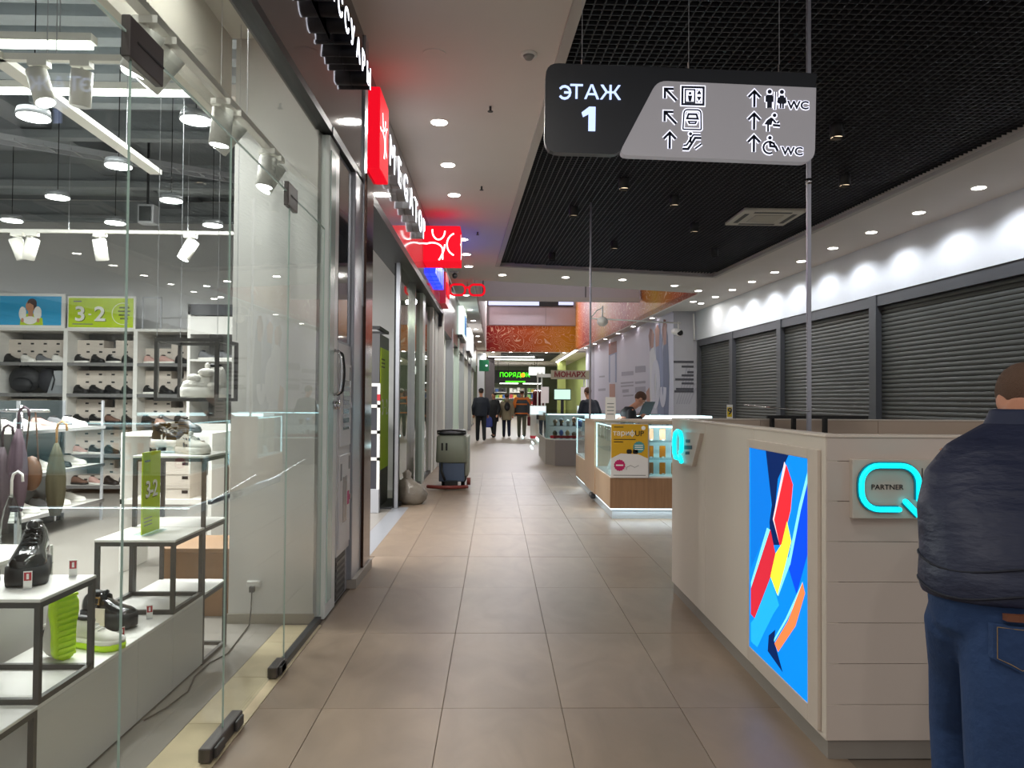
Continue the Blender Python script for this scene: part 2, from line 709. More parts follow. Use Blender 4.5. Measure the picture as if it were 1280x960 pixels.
cr.elements[0].color = lin('#a81b22')
cr.elements[1].position = 0.55
cr.elements[1].color = lin('#d39a1e')
e = cr.elements.new(0.28)
e.color = lin('#c85a1e')
nt.links.new(m2.outputs[0], rp.inputs[0])
ns = nt.nodes.new('ShaderNodeTexNoise')
ns.inputs['Scale'].default_value = 1.15
ns.inputs['Detail'].default_value = 0.6
ns.inputs['Distortion'].default_value = 1.3
nt.links.new(tc.outputs['Object'], ns.inputs['Vector'])
m3 = nt.nodes.new('ShaderNodeMath')
m3.operation = 'MULTIPLY'
m3.inputs[1].default_value = 11.0
nt.links.new(ns.outputs[0], m3.inputs[0])
m4 = nt.nodes.new('ShaderNodeMath')
m4.operation = 'FRACT'
nt.links.new(m3.outputs[0], m4.inputs[0])
m5 = nt.nodes.new('ShaderNodeMath')
m5.operation = 'LESS_THAN'
m5.inputs[1].default_value = 0.13
nt.links.new(m4.outputs[0], m5.inputs[0])
mx = nt.nodes.new('ShaderNodeMix')
mx.data_type = 'RGBA'
nt.links.new(m5.outputs[0], mx.inputs[0])
nt.links.new(rp.outputs[0], mx.inputs[6])
mx.inputs[7].default_value = lin('#efc6a8')
nt.links.new(mx.outputs[2], b.inputs['Base Color'])

# side banner: local x along the wall
L = (Vector((4.85, 46, 0)) - Vector((5.65, 20.7, 0))).length
sb = MB().box(0, L, -0.15, 0.0, CZ + 0.03, 7.5).build('wall_banner', ORANGE)
sb.location = (5.65, 20.7, 0)
sb.rotation_euler = (0, 0, math.atan2(25.3, -0.8))
sb['kind'] = 'structure'
ORW = MB().box(0, 5.6, 0, 0.15, 4.36, 5.95).build('wall_banner', ORANGE)
ORW.location = (-0.6, 46, 0)
ORW['kind'] = 'structure'
LILAC = mat('lilac grey board', '#cdc4cc', 0.6, var=0.03)
struct('wall_end', MB().box(-0.6, 6, 46.02, 46.2, 4.36, 11), mat('atrium wall', '#b8b0b4', 0.7))
bm_ = struct('wall_beam', MB().box(-0.6, 5.33, 27.9, 28.5, 5.24, 6.6), LILAC)
struct('trim_3', MB().box(-0.6, 5.33, 27.85, 28.0, 5.1, 5.26), mat('beam rim', '#cfc6c4', 0.6), )
for x in (-0.52, 3.3):
    struct('trim_4', MB().box(x, x + .03, 27.88, 27.9, 5.26, 6.6), DGREY)
for a, bb in ((-0.45, 3.0), (3.03, 4.9)):
    MB().box(a, bb, 45.96, 46.02, 6.0, 7.05).build('panel', LILAC, bpy.data.objects['wall_end'])
tl = thing('linear_light', 'long white strip light high on the end wall above orange banner', 'light', (2.0, 45.9, 7.4))
box('diffuser', (-0.5, 2.6, 45.85, 45.96, 7.2, 7.6), mat('pale tube glow', '#cfd4ff', 0.5, emit=0.9), tl)
box('diffuser', (3.8, 4.7, 45.85, 45.96, 7.25, 7.5), mat('pale tube glow'), tl)
box('housing', (-0.55, 4.7, 45.96, 46.0, 7.15, 7.65), DGREY, tl)
lamp('AREA', (1.4, 45.7, 7.4), 230, 3.0, (.95, .95, 1), tl, (0, -1, -.35), size_y=.4)
struct('wall_left', MB().box(-0.75, -0.6, 18.72, 46, CZ + .1, 9), mat('pink atrium wall', '#b59a94', 0.7))
struct('wall_left', MB().box(-1.4, -0.6, 45.8, 46, 4.36, 9), mat('pink atrium wall'))

# corridor behind the eye and far end
struct('wall_end', MB().box(-4, 9.5, 66, 66.2, 0, 4.4), mat('end wall paint', '#6f7663', 0.7, var=0.1, scale=1))
struct('wall_right', MB().box(6.0, 6.15, 46, 66, 0, 4.4), mat('green far wall', '#a5b26a', 0.7, var=0.1, scale=0.5))

# ---- shop shell
struct('wall_back', MB().box(-9.2, -1.3, 11.95, 12.1, 0, 4.6), G_WALL)
struct('wall_left', MB().box(-9.3, -9.2, 0.2, 12.1, 0, 4.6), G_WALL)
struct('ceiling', MB().box(-9.2, -1.12, 0.2, 12.1, 4.55, 4.7), D_CEIL)
struct('wall_bulkhead', MB().box(-1.80, -1.73, 0.5, 4.88, 3.2, 4.55), mat('cream bulkhead', '#d5d0c4', 0.7))
struct('ceiling', MB().box(-1.73, -1.1, 0.5, 4.88, 3.78, 3.9), mat('cream bulkhead'))
for i, (ya, yb) in enumerate(((1.2, 2.4), (2.9, 4.1))):  # thin pocket fittings; their glow and lamps are added to brighten the bulkhead
    t = thing('linear_light', ('slim ceiling strip with added light above the glass front, nearer the viewer', 'slim ceiling strip with added light above the glass front, nearer the pillar')[i], 'light', (-1.45, (ya + yb) / 2, 3.74))
    box('housing', (-1.47, -1.43, ya, yb, 3.75, 3.78), SILVER, t)
    box('diffuser', (-1.465, -1.435, ya + .02, yb - .02, 3.744, 3.75), E_TUBE, t)
    lamp('AREA', (-1.45, (ya + yb) / 2, 3.735), 9, .03, (1, .98, .94), t, (0, 0, -1), size_y=yb - ya)
wall_column = struct('wall_column', MB().box(-1.71, -1.17, 4.9, 6.24, 0, 4.5), W_WALL)
struct('baseboard_left', MB().box(-1.715, -1.16, 4.885, 4.9, 0, 0.06), mat('base strip', '#a9a294', 0.5))
for y in range(10):                                  # profiled deck ribs
    yy = 4.35 + 0.34 * y
    rb = MB().box(-9.2, -1.85, yy, yy + 0.16, 4.33, 4.55)
    struct("beam", rb, RIB)
for yy, z0 in ((7.75, 4.1), (9.4, 4.05), (11.0, 4.0)):
    struct('beam', MB().box(-9.2, -1.75, yy, yy + 0.12, z0, z0 + .08).box(-9.2, -1.75, yy + .05, yy + .07, z0 + .08, z0 + .3), mat('beam paint', '#8b9094', 0.6))
struct('beam', MB().box(-4.9, -4.6, 6.9, 11.9, 4.2, 4.5), mat('duct grey', '#7b7f84', 0.5, 0.3))
struct('beam', MB().box(-3.0, -2.75, 7.2, 11.9, 4.25, 4.5), mat('duct grey'))
# ================================================================ GLASS FRONT OF THE SHOE SHOP
GX = -1.14
win = struct('window_1', MB().box(GX - .02, GX + .02, 4.0, 4.92, 0.0, 0.035), DGREY)
edges = [1.40, 2.335, 3.22, 4.13, 4.97]
for i in range(4):
    a, b_ = edges[i] + .002, edges[i + 1] - .002
    z0 = 0.035 if i == 3 else 0.02
    p = MB().box(GX - .003, GX + .003, a, b_, z0, 2.56).build('pane', GLASS, win)
    e = MB()
    e.box(GX - .0032, GX + .0032, a - .001, a, z0, 2.56)
    e.box(GX - .0032, GX + .0032, b_, b_ + .001, z0, 2.56)
    e.build('pane_edge', GEDGE, p)
for a, b_ in ((1.40, 4.97),):
    p = MB().box(GX - .003, GX + .003, a, b_, 2.57, 3.25).build('pane', GLASS, win)
    MB().box(GX - .0032, GX + .0032, a, b_, 2.563, 2.57).build('pane_edge', GEDGE, p)
for y0, y1 in ((2.30, 2.535), (4.06, 4.25)):
    f = MB().box(GX - .014, GX + .014, y0, y1, 2.49, 2.62, .003).build('patch_fitting', mat('gunmetal fitting', '#55504e', 0.35, 0.6), win)
    MB().box(GX + .014, GX + .0155, y0 + .05, y1, 2.552, 2.558).build('slot', BLACK, f)
for y0, y1 in ((3.02, 3.40), (3.92, 4.08)):
    f = MB().box(GX - .025, GX + .025, y0, y1, 0.004, 0.06, .004).build('floor_clamp', mat('gunmetal fitting'), win)
    MB().box(GX + .025, GX + .037, y0 + .03, y0 + .13, 0.01, 0.052, .003).box(GX + .025, GX + .037, y1 - .11, y1 - .02, 0.01, 0.052, .003).build('cover', FRAME, f)
MB().box(GX - .05, GX + .045, 1.0, 4.97, 3.20, 3.25).box(GX - .05, GX + .01, 1.0, 4.97, 3.25, 3.36).build('head_profile', mat('charcoal profile', '#232426', 0.4, 0.3), win)

# fascia over the glass with its raised letters
fas = struct('wall_fascia', MB().box(GX - .02, GX + .04, 0.8, 6.12, 3.25, CZ), FASC)
struct('trim_5', MB().box(GX - .02, GX + .05, 4.97, 6.12, 3.19, 3.25), mat('charcoal profile'))
struct('trim_6', MB().box(GX - .02, GX + .055, 6.12, 6.25, 2.2, CZ), ALU)


def raised_letters(root, chars, face, side, size, ax, start, depth, m_name='letter', bold=0.0, sx=1.0):
    """start: point of the first letter's lower left on the mounting plane; chars: list of (char, advance)"""
    p = Vector(start)
    for ch, adv in chars:
        o = text(m_name, ch, size, side, root, p + ax[2] * depth * .5, ax, depth * .5, 'LEFT', bold, sx)
        text('letter_face', ch, size, face, o, p + ax[2] * (depth + .002), ax, .002, 'LEFT', bold, sx)
        p = p + ax[0] * adv


sg = thing('shop_sign', 'white lit raised cyrillic letters on the graphite fascia above the glass front', 'sign', (GX + .04, 4.6, 3.98))
NAVY = mat('navy letter side', '#14141f', 0.4)
raised_letters(sg, [(c, .205) for c in 'АКСЕССУАРЫ'], E_LET, NAVY, .215, FACE_PX, (GX + .04, 3.72, 3.875), .12, bold=.006)

# corner pillar: jamb, cabinets, door pulls
pj = struct('trim_7', MB().box(GX - .03, GX + .03, 4.97, 5.28, 0.0, 3.2, .006), mat('pale jamb', '#dfe4e0', 0.3))
MB().box(GX + .03, GX + .036, 5.0, 5.14, 0.1, 3.1).build('glass_strip', GEDGE, pj)
struct('trim_8', MB().box(GX - .03, GX + .012, 5.28, 6.25, 0, 3.2), mat('column cladding', '#a3a5ab', 0.3, 0.2))
struct('trim_9', MB().box(GX - .03, GX + .05, 5.78, 6.17, 0.06, 3.22, .005), ALU)
struct('trim_10', MB().box(GX - .3, GX + .07, 6.17, 6.5, 0.06, 3.3, .004), BRONZE)
struct('baseboard_left', MB().box(GX - .3, GX + .085, 5.78, 6.52, 0, 0.07), mat('stone base', '#a39b91', 0.5))
dk = thing('display_panel', 'tall dark glossy panel on the pillar above the white cabinet', 'panel', (GX + .02, 5.5, 1.9))
box('panel', (GX + .01, GX + .022, 5.33, 5.74, 1.86, 3.15), mat('dark gloss glass', '#2a2a2e', 0.06, 0.2, coat=1.0), dk)
box('panel_frame', (GX + .008, GX + .018, 5.31, 5.76, 1.84, 3.17), SILVER, dk)
cab = thing('fire_cabinet', 'pale grey fire hose cabinet with two doors and small windows on the pillar', 'cabinet', (GX + .02, 5.5, 0.3))
CABM = mat('cabinet paint', '#d5d3d4', 0.4)
box('cabinet_body', (GX + .01, GX + .03, 5.32, 5.76, 0.33, 1.84), CABM, cab)
for z0, z1, lab in ((1.10, 1.70, 0), (0.38, 1.04, 1)):
    d = box('cabinet_door', (GX + .03, GX + .042, 5.35, 5.73, z0, z1), CABM, cab, .003)
    if lab == 0:
        box('window', (GX + .042, GX + .044, 5.44, 5.66, 1.22, 1.58), mat('grey cabinet glass', '#6d6d70', 0.15), d)
        for k in range(5):
            box('louvre', (GX + .044, GX + .05, 5.44, 5.66, 1.24 + .065 * k, 1.27 + .065 * k), SILVER, d)
    else:
        box('window', (GX + .042, GX + .044, 5.46, 5.6, 0.55, 0.88), mat('grey cabinet glass'), d)
        box('sticker', (GX + .042, GX + .043, 5.62, 5.69, 0.66, 0.76), mat('magenta print', '#c23374', .5), d)
        box('sticker', (GX + .042, GX + .043, 5.37, 5.42, 0.86, 0.98), mat('rose print', '#c8828e', .5), d)
    box('sticker', (GX + .042, GX + .043, 5.66, 5.71, z1 - .12, z1 - .02), mat('rose print'), d)
    box('lock', (GX + .042, GX + .05, 5.69, 5.715, (z0 + z1) / 2 - .02, (z0 + z1) / 2 + .02), CHROME, d)
box('vent', (GX + .02, GX + .03, 5.30, 5.62, 0.03, 0.33), mat('black vent', '#2b2b2d', 0.5), cab)
for k in range(6):
    box('vent_slat', (GX + .03, GX + .034, 5.31, 5.61, 0.05 + .045 * k, 0.07 + .045 * k), DGREY, cab)
for i, (yy, m, nm) in enumerate(((5.18, CHROME, 'curved chrome pull handle on the pale glass door edge, the nearer of two'), (5.27, BLACK, 'curved black pull handle on the pale glass door edge behind the chrome one'))):
    h = thing('door_pull', nm, 'handle', (GX + .03, yy, 1.5))
    pts = [(GX + .03, yy, 1.47), (GX + .065, yy, 1.49)] + [(GX + .07 + .012 * math.sin(PI * k / 8), yy, 1.5 + .25 * k / 8) for k in range(9)] + [(GX + .065, yy, 1.76), (GX + .03, yy, 1.78)]
    MB().tube(pts, .008, 8).build('grip', m, h, True)
    MB().cyl((GX + .03, yy, 1.40), (GX + .05, yy, 1.40), .03, n=14).build('lock_rose', CHROME, h, True)

# ================================================================ SHOE MODELS
ST = [(0, .13, .55), (.03, .27, .8), (.1, .36, .97), (.22, .38, 1.0), (.36, .37, .9), (.5, .4, .7), (.66, .48, .5), (.8, .47, .42), (.92, .34, .34), (.985, .14, .18)]


def shoe(name, label, L=.27, W=.1, H=.1, sole=.03, mu=None, ms=None, ml=None, group=None, open_m=None, heel_h=0.0, tread=False, buckle=False, stripe=None, tongue=True):
    t = thing(name, label, 'shoe', (0, 0, 0), 0, group)
    sb = MB()
    rings = []
    for (q, w, h) in ST:
        x = (q - .5) * L
        hw = w * W * 1.12
        z0 = .25 * sole * max(0, (q - .8) / .2) ** 2
        rings.append([(x * 1.03, -hw * .94, z0), (x * 1.03, hw * .94, z0), (x * 1.03, hw, z0 + sole * .4), (x * 1.02, hw * .97, sole), (x * 1.02, -hw * .97, sole), (x * 1.03, -hw, z0 + sole * .4)])
    sb.loft(rings)
    so = sb.build('sole', ms, t, True, local=True)
    ub = MB()
    rings = []
    for (q, w, h) in ST:
        x = (q - .5) * L
        hw = w * W
        rings.append([(x, hw * math.copysign(abs(math.cos(PI * k / 8)) ** .8, math.cos(PI * k / 8)), sole * .8 + H * h * math.sin(PI * k / 8) ** .75) for k in range(9)])
    ub.loft(rings)
    up = ub.build('upper', mu, t, True, local=True)
    MB().ell((-.26 * L, 0, sole * .8 + H * .985), (.16 * L, .2 * W, .012), 10, 6).build('opening', open_m or BLACK, t, True, local=True)
    if tongue:
        MB().ell((-.08 * L, 0, sole + H * .86), (.05 * L, .17 * W, H * .14), 8, 6).build('tongue', mu, t, True, local=True)
    if ml is not None:
        lb = MB()
        for q, h in ((.40, .86), (.47, .76), (.54, .66), (.6, .58)):
            x = (q - .5) * L
            lb.tube([(x, -.2 * W, sole * .8 + H * h * .93), (x + .004, 0, sole * .8 + H * h + .004), (x, .2 * W, sole * .8 + H * h * .93)], .0028, 5)
        lb.build('laces', ml, t, True, local=True, kind='stuff')
    if tread:
        tb = MB()
        for k in range(11):
            q = .06 + .086 * k
            w = W * .36 if q < .5 else W * .42
            x = (q - .5) * L
            tb.box(x - .004, x + .006, -w, w, -.006, .004)
        tb.build('tread', ms, t, local=True, kind='stuff')
    if stripe is not None:
        for s in (-1, 1):
            b2 = MB()
            for k in range(3):
                x = (.36 + .1 * k - .5) * L
                b2.add([(x, s * W * .40, sole), (x + .02, s * W * .44, sole), (x + .0, s * W * .30, sole + H * .55), (x - .02, s * W * .30, sole + H * .6)], [(0, 1, 2, 3)])
            b2.build('stripe', stripe, t, local=True)
    if buckle:
        MB().tube([(-.03, -.40 * W, sole + H * .2), (-.03, -.33 * W, sole + H * .62), (-.028, 0, sole + H * .86), (-.03, .33 * W, sole + H * .62), (-.03, .40 * W, sole + H * .2)], .009, 6).build('strap', mu, t, True, local=True)
        MB().ribbon([(-.013, -.014), (.013, -.014), (.013, .014), (-.013, .014)], .005, (X1, Z1, -Y1), (-.03, -.36 * W, sole + H * .55), 0, .008, True).build('buckle', mat('gold metal', '#c79a4a', 0.25, 1.0), t, local=True)
    return t


PATENT = mat('black patent leather', '#0d0d0e', 0.12, coat=0.6)
BLK_L = mat('black leather', '#161617', 0.4)
RUB = mat('black rubber', '#151516', 0.6)
WHT_L = mat('white shoe leather', '#e9e6df', 0.45)
WHT_S = mat('white sole rubber', '#eeece5', 0.5)
OFFW = mat('off white knit', '#cfccc2', 0.8)
NEON = mat('neon yellow rubber', '#c6f000', 0.45)
GREY_S = mat('grey suede', '#6e6f72', 0.8)
PINK_S = mat('pink suede', '#c9a39a', 0.8)
BROWN_S = mat('brown suede', '#6b4f42', 0.8)
NAVYS = mat('navy suede', '#3b4654', 0.8)

# ---- window display: white plinths and steel frame cubes
PX, PXB = -1.575, -1.965
PLH = .38
ys = [2.28, 2.655, 3.02, 3.387, 3.749, 4.126, 4.49]
for (a, b_, lab) in ((2.655, 3.385, 'long white plinth nearest the front in the shop window, under the first frame cube'),
                     (3.389, 3.747, 'white cube plinth under the black buckled platform shoe in the window'),
                     (3.751, 4.124, 'white cube plinth under the frame cube with the lime sign')):
    pl = thing('plinth', lab, 'plinth', ((PX + PXB) / 2, (a + b_) / 2, 0))
    box('body', (PXB, PX, a, b_, 0.012, PLH - .016), mat('plinth side', '#d3d1cd', .5), pl)
    box('top', (PXB, PX, a, b_, PLH - .016, PLH), WHITE, pl, .002)
    box('base', (PXB + .02, PX - .02, a + .01, b_ - .01, 0.0, .012), GREYTX, pl)
tall = thing('plinth', 'tall white box plinth behind the glossy black platform shoe', 'plinth', (-2.4, 3.3, 0))
box('body', (-2.75, -2.09, 2.9, 3.62, 0, .73), mat('plinth side'), tall)
box('top', (-2.75, -2.09, 2.9, 3.62, .73, .747), WHITE, tall, .002)
box('seam', (-2.091, -2.088, 2.9, 3.62, .66, .665), GREYTX, tall)
BAR = .02


def frame_cube(label, x0, x1, y0, y1, z0, z1, group=None, top=True, shelf=None, extra=()):
    t = thing('frame_cube', label, 'display frame', ((x0 + x1) / 2, (y0 + y1) / 2, z0))
    h = BAR
    for x in (x0, x1 - h):
        for y in (y0, y1 - h):
            box('upright', (x, x + h, y, y + h, z0, z1 - .012), FRAME, t)
    for z in [z0, z1 - .012 - h] + list(extra):
        for y in (y0, y1 - h):
            box('rail', (x0 + h, x1 - h, y, y + h, z, z + h), FRAME, t)
        for x in (x0, x1 - h):
            box('rail', (x, x + h, y0 + h, y1 - h, z, z + h), FRAME, t)
    if top:
        box('top_board', (x0 - .002, x1 + .002, y0 - .002, y1 + .002, z1 - .012, z1), WHITE, t, .002)
    for z in extra:
        box('shelf_board', (x0 + .004, x1 - .004, y0 + .004, y1 - .004, z + h, z + h + .01), WHITE, t)
    if shelf:
        box('shelf_board', (x0 + h, x1 - h, y0 + h, y1 - h, z0 + .012, z0 + h), WHITE, t)
    return t


frame_cube('low steel frame cube with white top at the near left corner of the window display', PXB, PX, 2.28, 2.653, 0, PLH)
frame_cube('steel frame cube under the glossy black platform shoe, standing on the long plinth', PXB - .02, PX, 2.657, 3.02, PLH, .745, shelf=False)
frame_cube('steel frame cube carrying the lime sale sign on its white top', PXB, PX, 3.751, 4.124, PLH, .745)
frame_cube('tallest steel frame stand with two shelves and sporty sneakers on top', PXB, PX, 4.128, 4.49, 0, 1.13, extra=(PLH - .03, .715))
hf = frame_cube('small steel frame cube hung on wires around a chunky white sneaker', -1.965, -1.60, 4.36, 4.70, 1.425, 1.80, top=False, shelf=True)
for x in (-1.955, -1.61):
    for y in (4.37, 4.69):
        MB().cyl((x, y, 1.8), (x, y, 3.9), .0018, n=5).build('wire', SILVER, hf)

# shoes of the window
s = shoe('platform_shoe', 'glossy black lace-up platform shoe on the front frame cube, toe toward the glass', .25, .12, .14, .065, PATENT, RUB, BLK_L)
s.location, s.rotation_euler = (-1.775, 2.93, .745), (0, 0, -1.2)
s.scale = (1.1,) * 3
s = shoe('platform_shoe', 'black studded platform shoe half cut by the left edge of the picture', .25, .12, .14, .06, PATENT, RUB, CHROME)
s.location, s.rotation_euler = (-1.85, 2.73, .745), (0, 0, -1.3)
s = shoe('platform_shoe', 'black buckled strap platform shoe with a pale tag on the white plinth', .275, .115, .095, .075, PATENT, RUB, None, buckle=True)
MB().box(-.03, .03, -.068, -.064, .02, .1).build('tag', mat('pale tag', '#d9cdbb', .6), s, local=True)
s.location, s.rotation_euler = (-1.79, 3.56, PLH), (0, 0, -.25)
s = shoe('sneaker', 'off white sneaker stood on its heel showing its neon yellow sole', .275, .105, .1, .035, OFFW, NEON, None, tread=True)
s.rotation_euler = (0, -PI / 2, -.45)
s.location = (-1.735, 3.11, PLH + .143)
s = shoe('sneaker', 'off white sneaker with neon yellow sole lying flat behind the upturned one', .28, .105, .095, .03, OFFW, NEON, WHT_S)
MB().loft([[((q - .5) * .28, sg_ * w * .105 * 1.13, z) for sg_, z in ((-1, .028), (1, .028), (1, .045), (-1, .045))] for (q, w, h) in ST]).build('midsole', WHT_S, s, True, local=True)
s.location, s.rotation_euler = (-1.70, 3.27, PLH), (0, 0, -.3)
s = shoe('sneaker', 'white and black sporty sneaker on the tallest stand, further from the glass', .29, .11, .11, .045, BLK_L, WHT_S, WHT_S, stripe=WHT_L)
MB().ell((-.10, 0, .12), (.05, .043, .035), 10, 8).build('heel_counter', BLK_L, s, True, local=True)
s.location, s.rotation_euler = (-1.87, 4.38, 1.165), (0, 0, -.4)
s.scale = (.88,) * 3
box('riser', (-1.95, -1.79, 4.31, 4.45, 1.13, 1.163), CGLASS, tag(thing('acrylic_riser', 'clear acrylic riser block under the further sporty sneaker', 'riser', (-1.87, 4.38, 1.13)), 'clear acrylic riser block under the further sporty sneaker', 'riser'))
s = shoe('sneaker', 'white sporty sneaker with grey blue panels on the tallest stand, nearer the glass', .28, .11, .1, .045, OFFW, OFFW, WHT_S, stripe=NAVYS)
MB().ell((-.10, 0, .11), (.05, .043, .035), 10, 8).build('heel_counter', NAVYS, s, True, local=True)
s.location, s.rotation_euler = (-1.70, 4.27, 1.13), (0, 0, -.55)
s.scale = (.88,) * 3
s = shoe('sneaker', 'chunky crumpled white sneaker inside the hanging frame cube', .27, .13, .15, .06, mat('crumpled white leather', '#efece5', .5, bump=1.0, bscale=28), WHT_S, WHT_S)
for k in range(9):
    MB().ell((random.uniform(-.09, .08), random.uniform(-.05, .05), random.uniform(.06, .17)), (.05, .03, .025), 8, 6, Matrix.Rotation(random.random() * 3, 4, 'Z').to_euler()).build('fold', mat('crumpled white leather'), s, True, local=True)
s.location, s.rotation_euler = (-1.745, 4.53, 1.446), (0, 0, -2.3)

# little price cards
def price_card(x, y, z, rz, lab):
    t = thing('price_card', lab, 'price card', (x, y, z), rz)
    o = MB().box(-.014, .014, -.001, .001, .004, .066).build('card', WTX, t, local=True)
    MB().box(-.012, .012, -.0016, -.001, .032, .062).build('red_field', REDTX, o, local=True)
    MB().box(-.004, .004, -.0018, -.0016, .037, .057).build('mark', WTX, o, local=True)
    MB().box(-.013, .013, -.012, .012, 0, .004).build('foot', CHROME, t, local=True)


price_card(-1.70, 2.79, .745, .3, 'small red and white price card beside the glossy black platform shoe')
price_card(-1.645, 2.985, .745, .3, 'small red and white price card at the back edge of the front frame cube')
price_card(-1.66, 3.68, PLH, .5, 'small red and white price card right of the black buckled shoe')
price_card(-1.62, 3.33, PLH, 1.2, 'small price card seen edge on near the plinth seam, by the glass')

# lime sale stand on the frame cube
lm = thing('sale_sign', 'upright lime sale sign with white numerals on the steel frame cube', 'sign', (-1.785, 3.95, .745))
box('card', (-1.788, -1.782, 3.85, 4.05, .75, 1.165), LIME, lm)
box('foot', (-1.83, -1.74, 3.86, 4.04, .745, .751), CGLASS, lm)
for ch, y in (('3', 3.91), ('-', 3.952), ('2', 3.99)):
    text('numeral', ch, .12, mat('shadow print', '#6b7a1a', .6), lm, (-1.7815, y - .006, .964), FACE_PX, .0005, bold=.01)
    text('numeral', ch, .12, WTX, lm, (-1.7805, y, .97), FACE_PX, .0008, bold=.01)
box('text_line', (-1.782, -1.7813, 3.87, 3.93, 1.115, 1.125), GREYTX, lm)
for k in range(3):
    box('text_line', (-1.782, -1.7813, 3.87, 3.96, .79 + .018 * k, .795 + .018 * k), GREYTX, lm)
lm.rotation_euler = (0, 0, 0)

# socket and cable
sk = thing('wall_socket', 'white double socket with a plug on the wall behind the glass', 'socket', (-1.54, 4.895, .25))
box('plate', (-1.585, -1.50, 4.865, 4.9, .235, .275), WPLAS, sk, .004)
box('plug', (-1.56, -1.53, 4.84, 4.868, .21, .245), mat('grey plug', '#5c5c5a', .5), sk)
cb = MB().tube([(-1.545, 4.85, .215), (-1.545, 4.84, .1), (-1.55, 4.82, .008), (-1.52, 4.5, .006), (-1.50, 4.3, .006), (-1.545, 4.15, .006), (-1.545, 3.95, .006), (-1.50, 3.75, .006), (-1.52, 3.55, .006), (-1.56, 3.42, .006)], .004, 6).build('cable', mat('dark cable', '#3b362f', .5), None, True)
tag(cb, 'thin dark cable running from the socket along the plinths', 'cable')
wood = thing('wooden_box', 'low brown wooden box standing behind the tallest frame stand', 'box', (-1.9, 5.3, 0))
box('body', (-2.2, -1.76, 5.05, 5.5, 0, .42), mat('oak box', '#8d6a48', .5, var=.15, scale=5, stretch=(8, 1, 1)), wood)
box('lid', (-2.21, -1.75, 5.03, 5.52, .42, .45), mat('oak box'), wood, .003)

# ================================================================ WALL SHELVES OF SHOES
SY0, SY1 = 11.30, 11.92
uprights = [-7.43, -6.40, -5.37, -4.34]
SH_Z = [.13, .59, 1.05, 1.49, 1.95]
UNITM = mat('white shelf board', '#dcdad5', .5)
LIPM = mat('grey shelf lip', '#6f6e6d', .5)  # grey lip along the front of each shelf
ordn = ['first', 'second', 'third']
box_protos = []
for k, colr in enumerate(('#c9c0b4', '#bfb5a8', '#d3cbc0')):
    pass
SBX = mat('shoe box card', '#c8beb3', .7, var=.03, rnd=.08)
sbm = MB().box(0, .2, 0, .3, 0, .115)
me0 = sbm.build('shoe_box', SBX)
me0.data.materials.append(BLACKTX)
import bmesh
bmm = bmesh.new()
bmm.from_mesh(me0.data)
for (x0, x1, z0, z1, mi) in ((.135, .185, .045, .07, 1),):
    q = [bmm.verts.new(c) for c in ((x0, -.002, z0), (x1, -.002, z0), (x1, -.002, z1), (x0, -.002, z1))]
    f = bmm.faces.new(q)
    f.material_index = mi
q = [bmm.verts.new(c) for c in ((-.003, -.004, .085), (.203, -.004, .085), (.203, -.004, .117), (-.003, -.004, .117), (-.003, .304, .085), (.203, .304, .085), (.203, .304, .117), (-.003, .304, .117))]
for f in ((0, 1, 2, 3), (4, 7, 6, 5), (0, 4, 5, 1), (3, 2, 6, 7), (0, 3, 7, 4), (1, 5, 6, 2)):
    bmm.faces.new([q[i] for i in f])
bmm.to_mesh(me0.data)
bmm.free()
box_mesh = me0.data
bpy.data.objects.remove(me0)
nbox = 0
SHELFN = ['lowest', 'second lowest', 'middle', 'second highest', 'top']


ORD = ['first', 'second', 'third', 'fourth', 'fifth']
LEV = ['bottom', 'second', 'third']


def shoe_box(x, y, z, bay, lev, c, k):
    o = bpy.data.objects.new('shoe_box', box_mesh)
    COL.objects.link(o)
    o.location = (x, y, z)
    o.rotation_euler = (0, 0, random.uniform(-.02, .02))
    tag(o, '%s pale shoe box in the %s stack from left on %s shelf, %s bay' % (LEV[k], ORD[c], SHELFN[lev], bay), 'box', 'shoe boxes on the %s shelf, %s bay' % (SHELFN[lev], bay))


protos = {}
for nm, mu, ms, ml in (('black', BLK_L, RUB, None), ('blackwhite', BLK_L, WHT_S, WHT_S), ('white', WHT_L, WHT_S, None), ('grey', GREY_S, WHT_S, None), ('pink', PINK_S, WHT_S, None), ('brown', BROWN_S, RUB, None)):
    protos[nm] = shoe('sneaker', 'p', .27, .105, .1, .03, mu, ms, ml, tongue=False)
used = {k: False for k in protos}
CN = {'black': 'all black sneaker', 'blackwhite': 'black sneaker with white sole', 'white': 'white sneaker', 'grey': 'grey suede sneaker', 'pink': 'pink suede shoe', 'brown': 'brown suede shoe'}


def place_shoe(kind, x, y, z, rz, where, group):
    p = protos[kind]
    o = p if not used[kind] else dup(p)
    used[kind] = True
    o.location = (x, y, z)
    o.rotation_euler = (0, 0, rz)
    o['label'] = CN[kind] + ' ' + where
    o['group'] = CN[kind] + 's ' + group


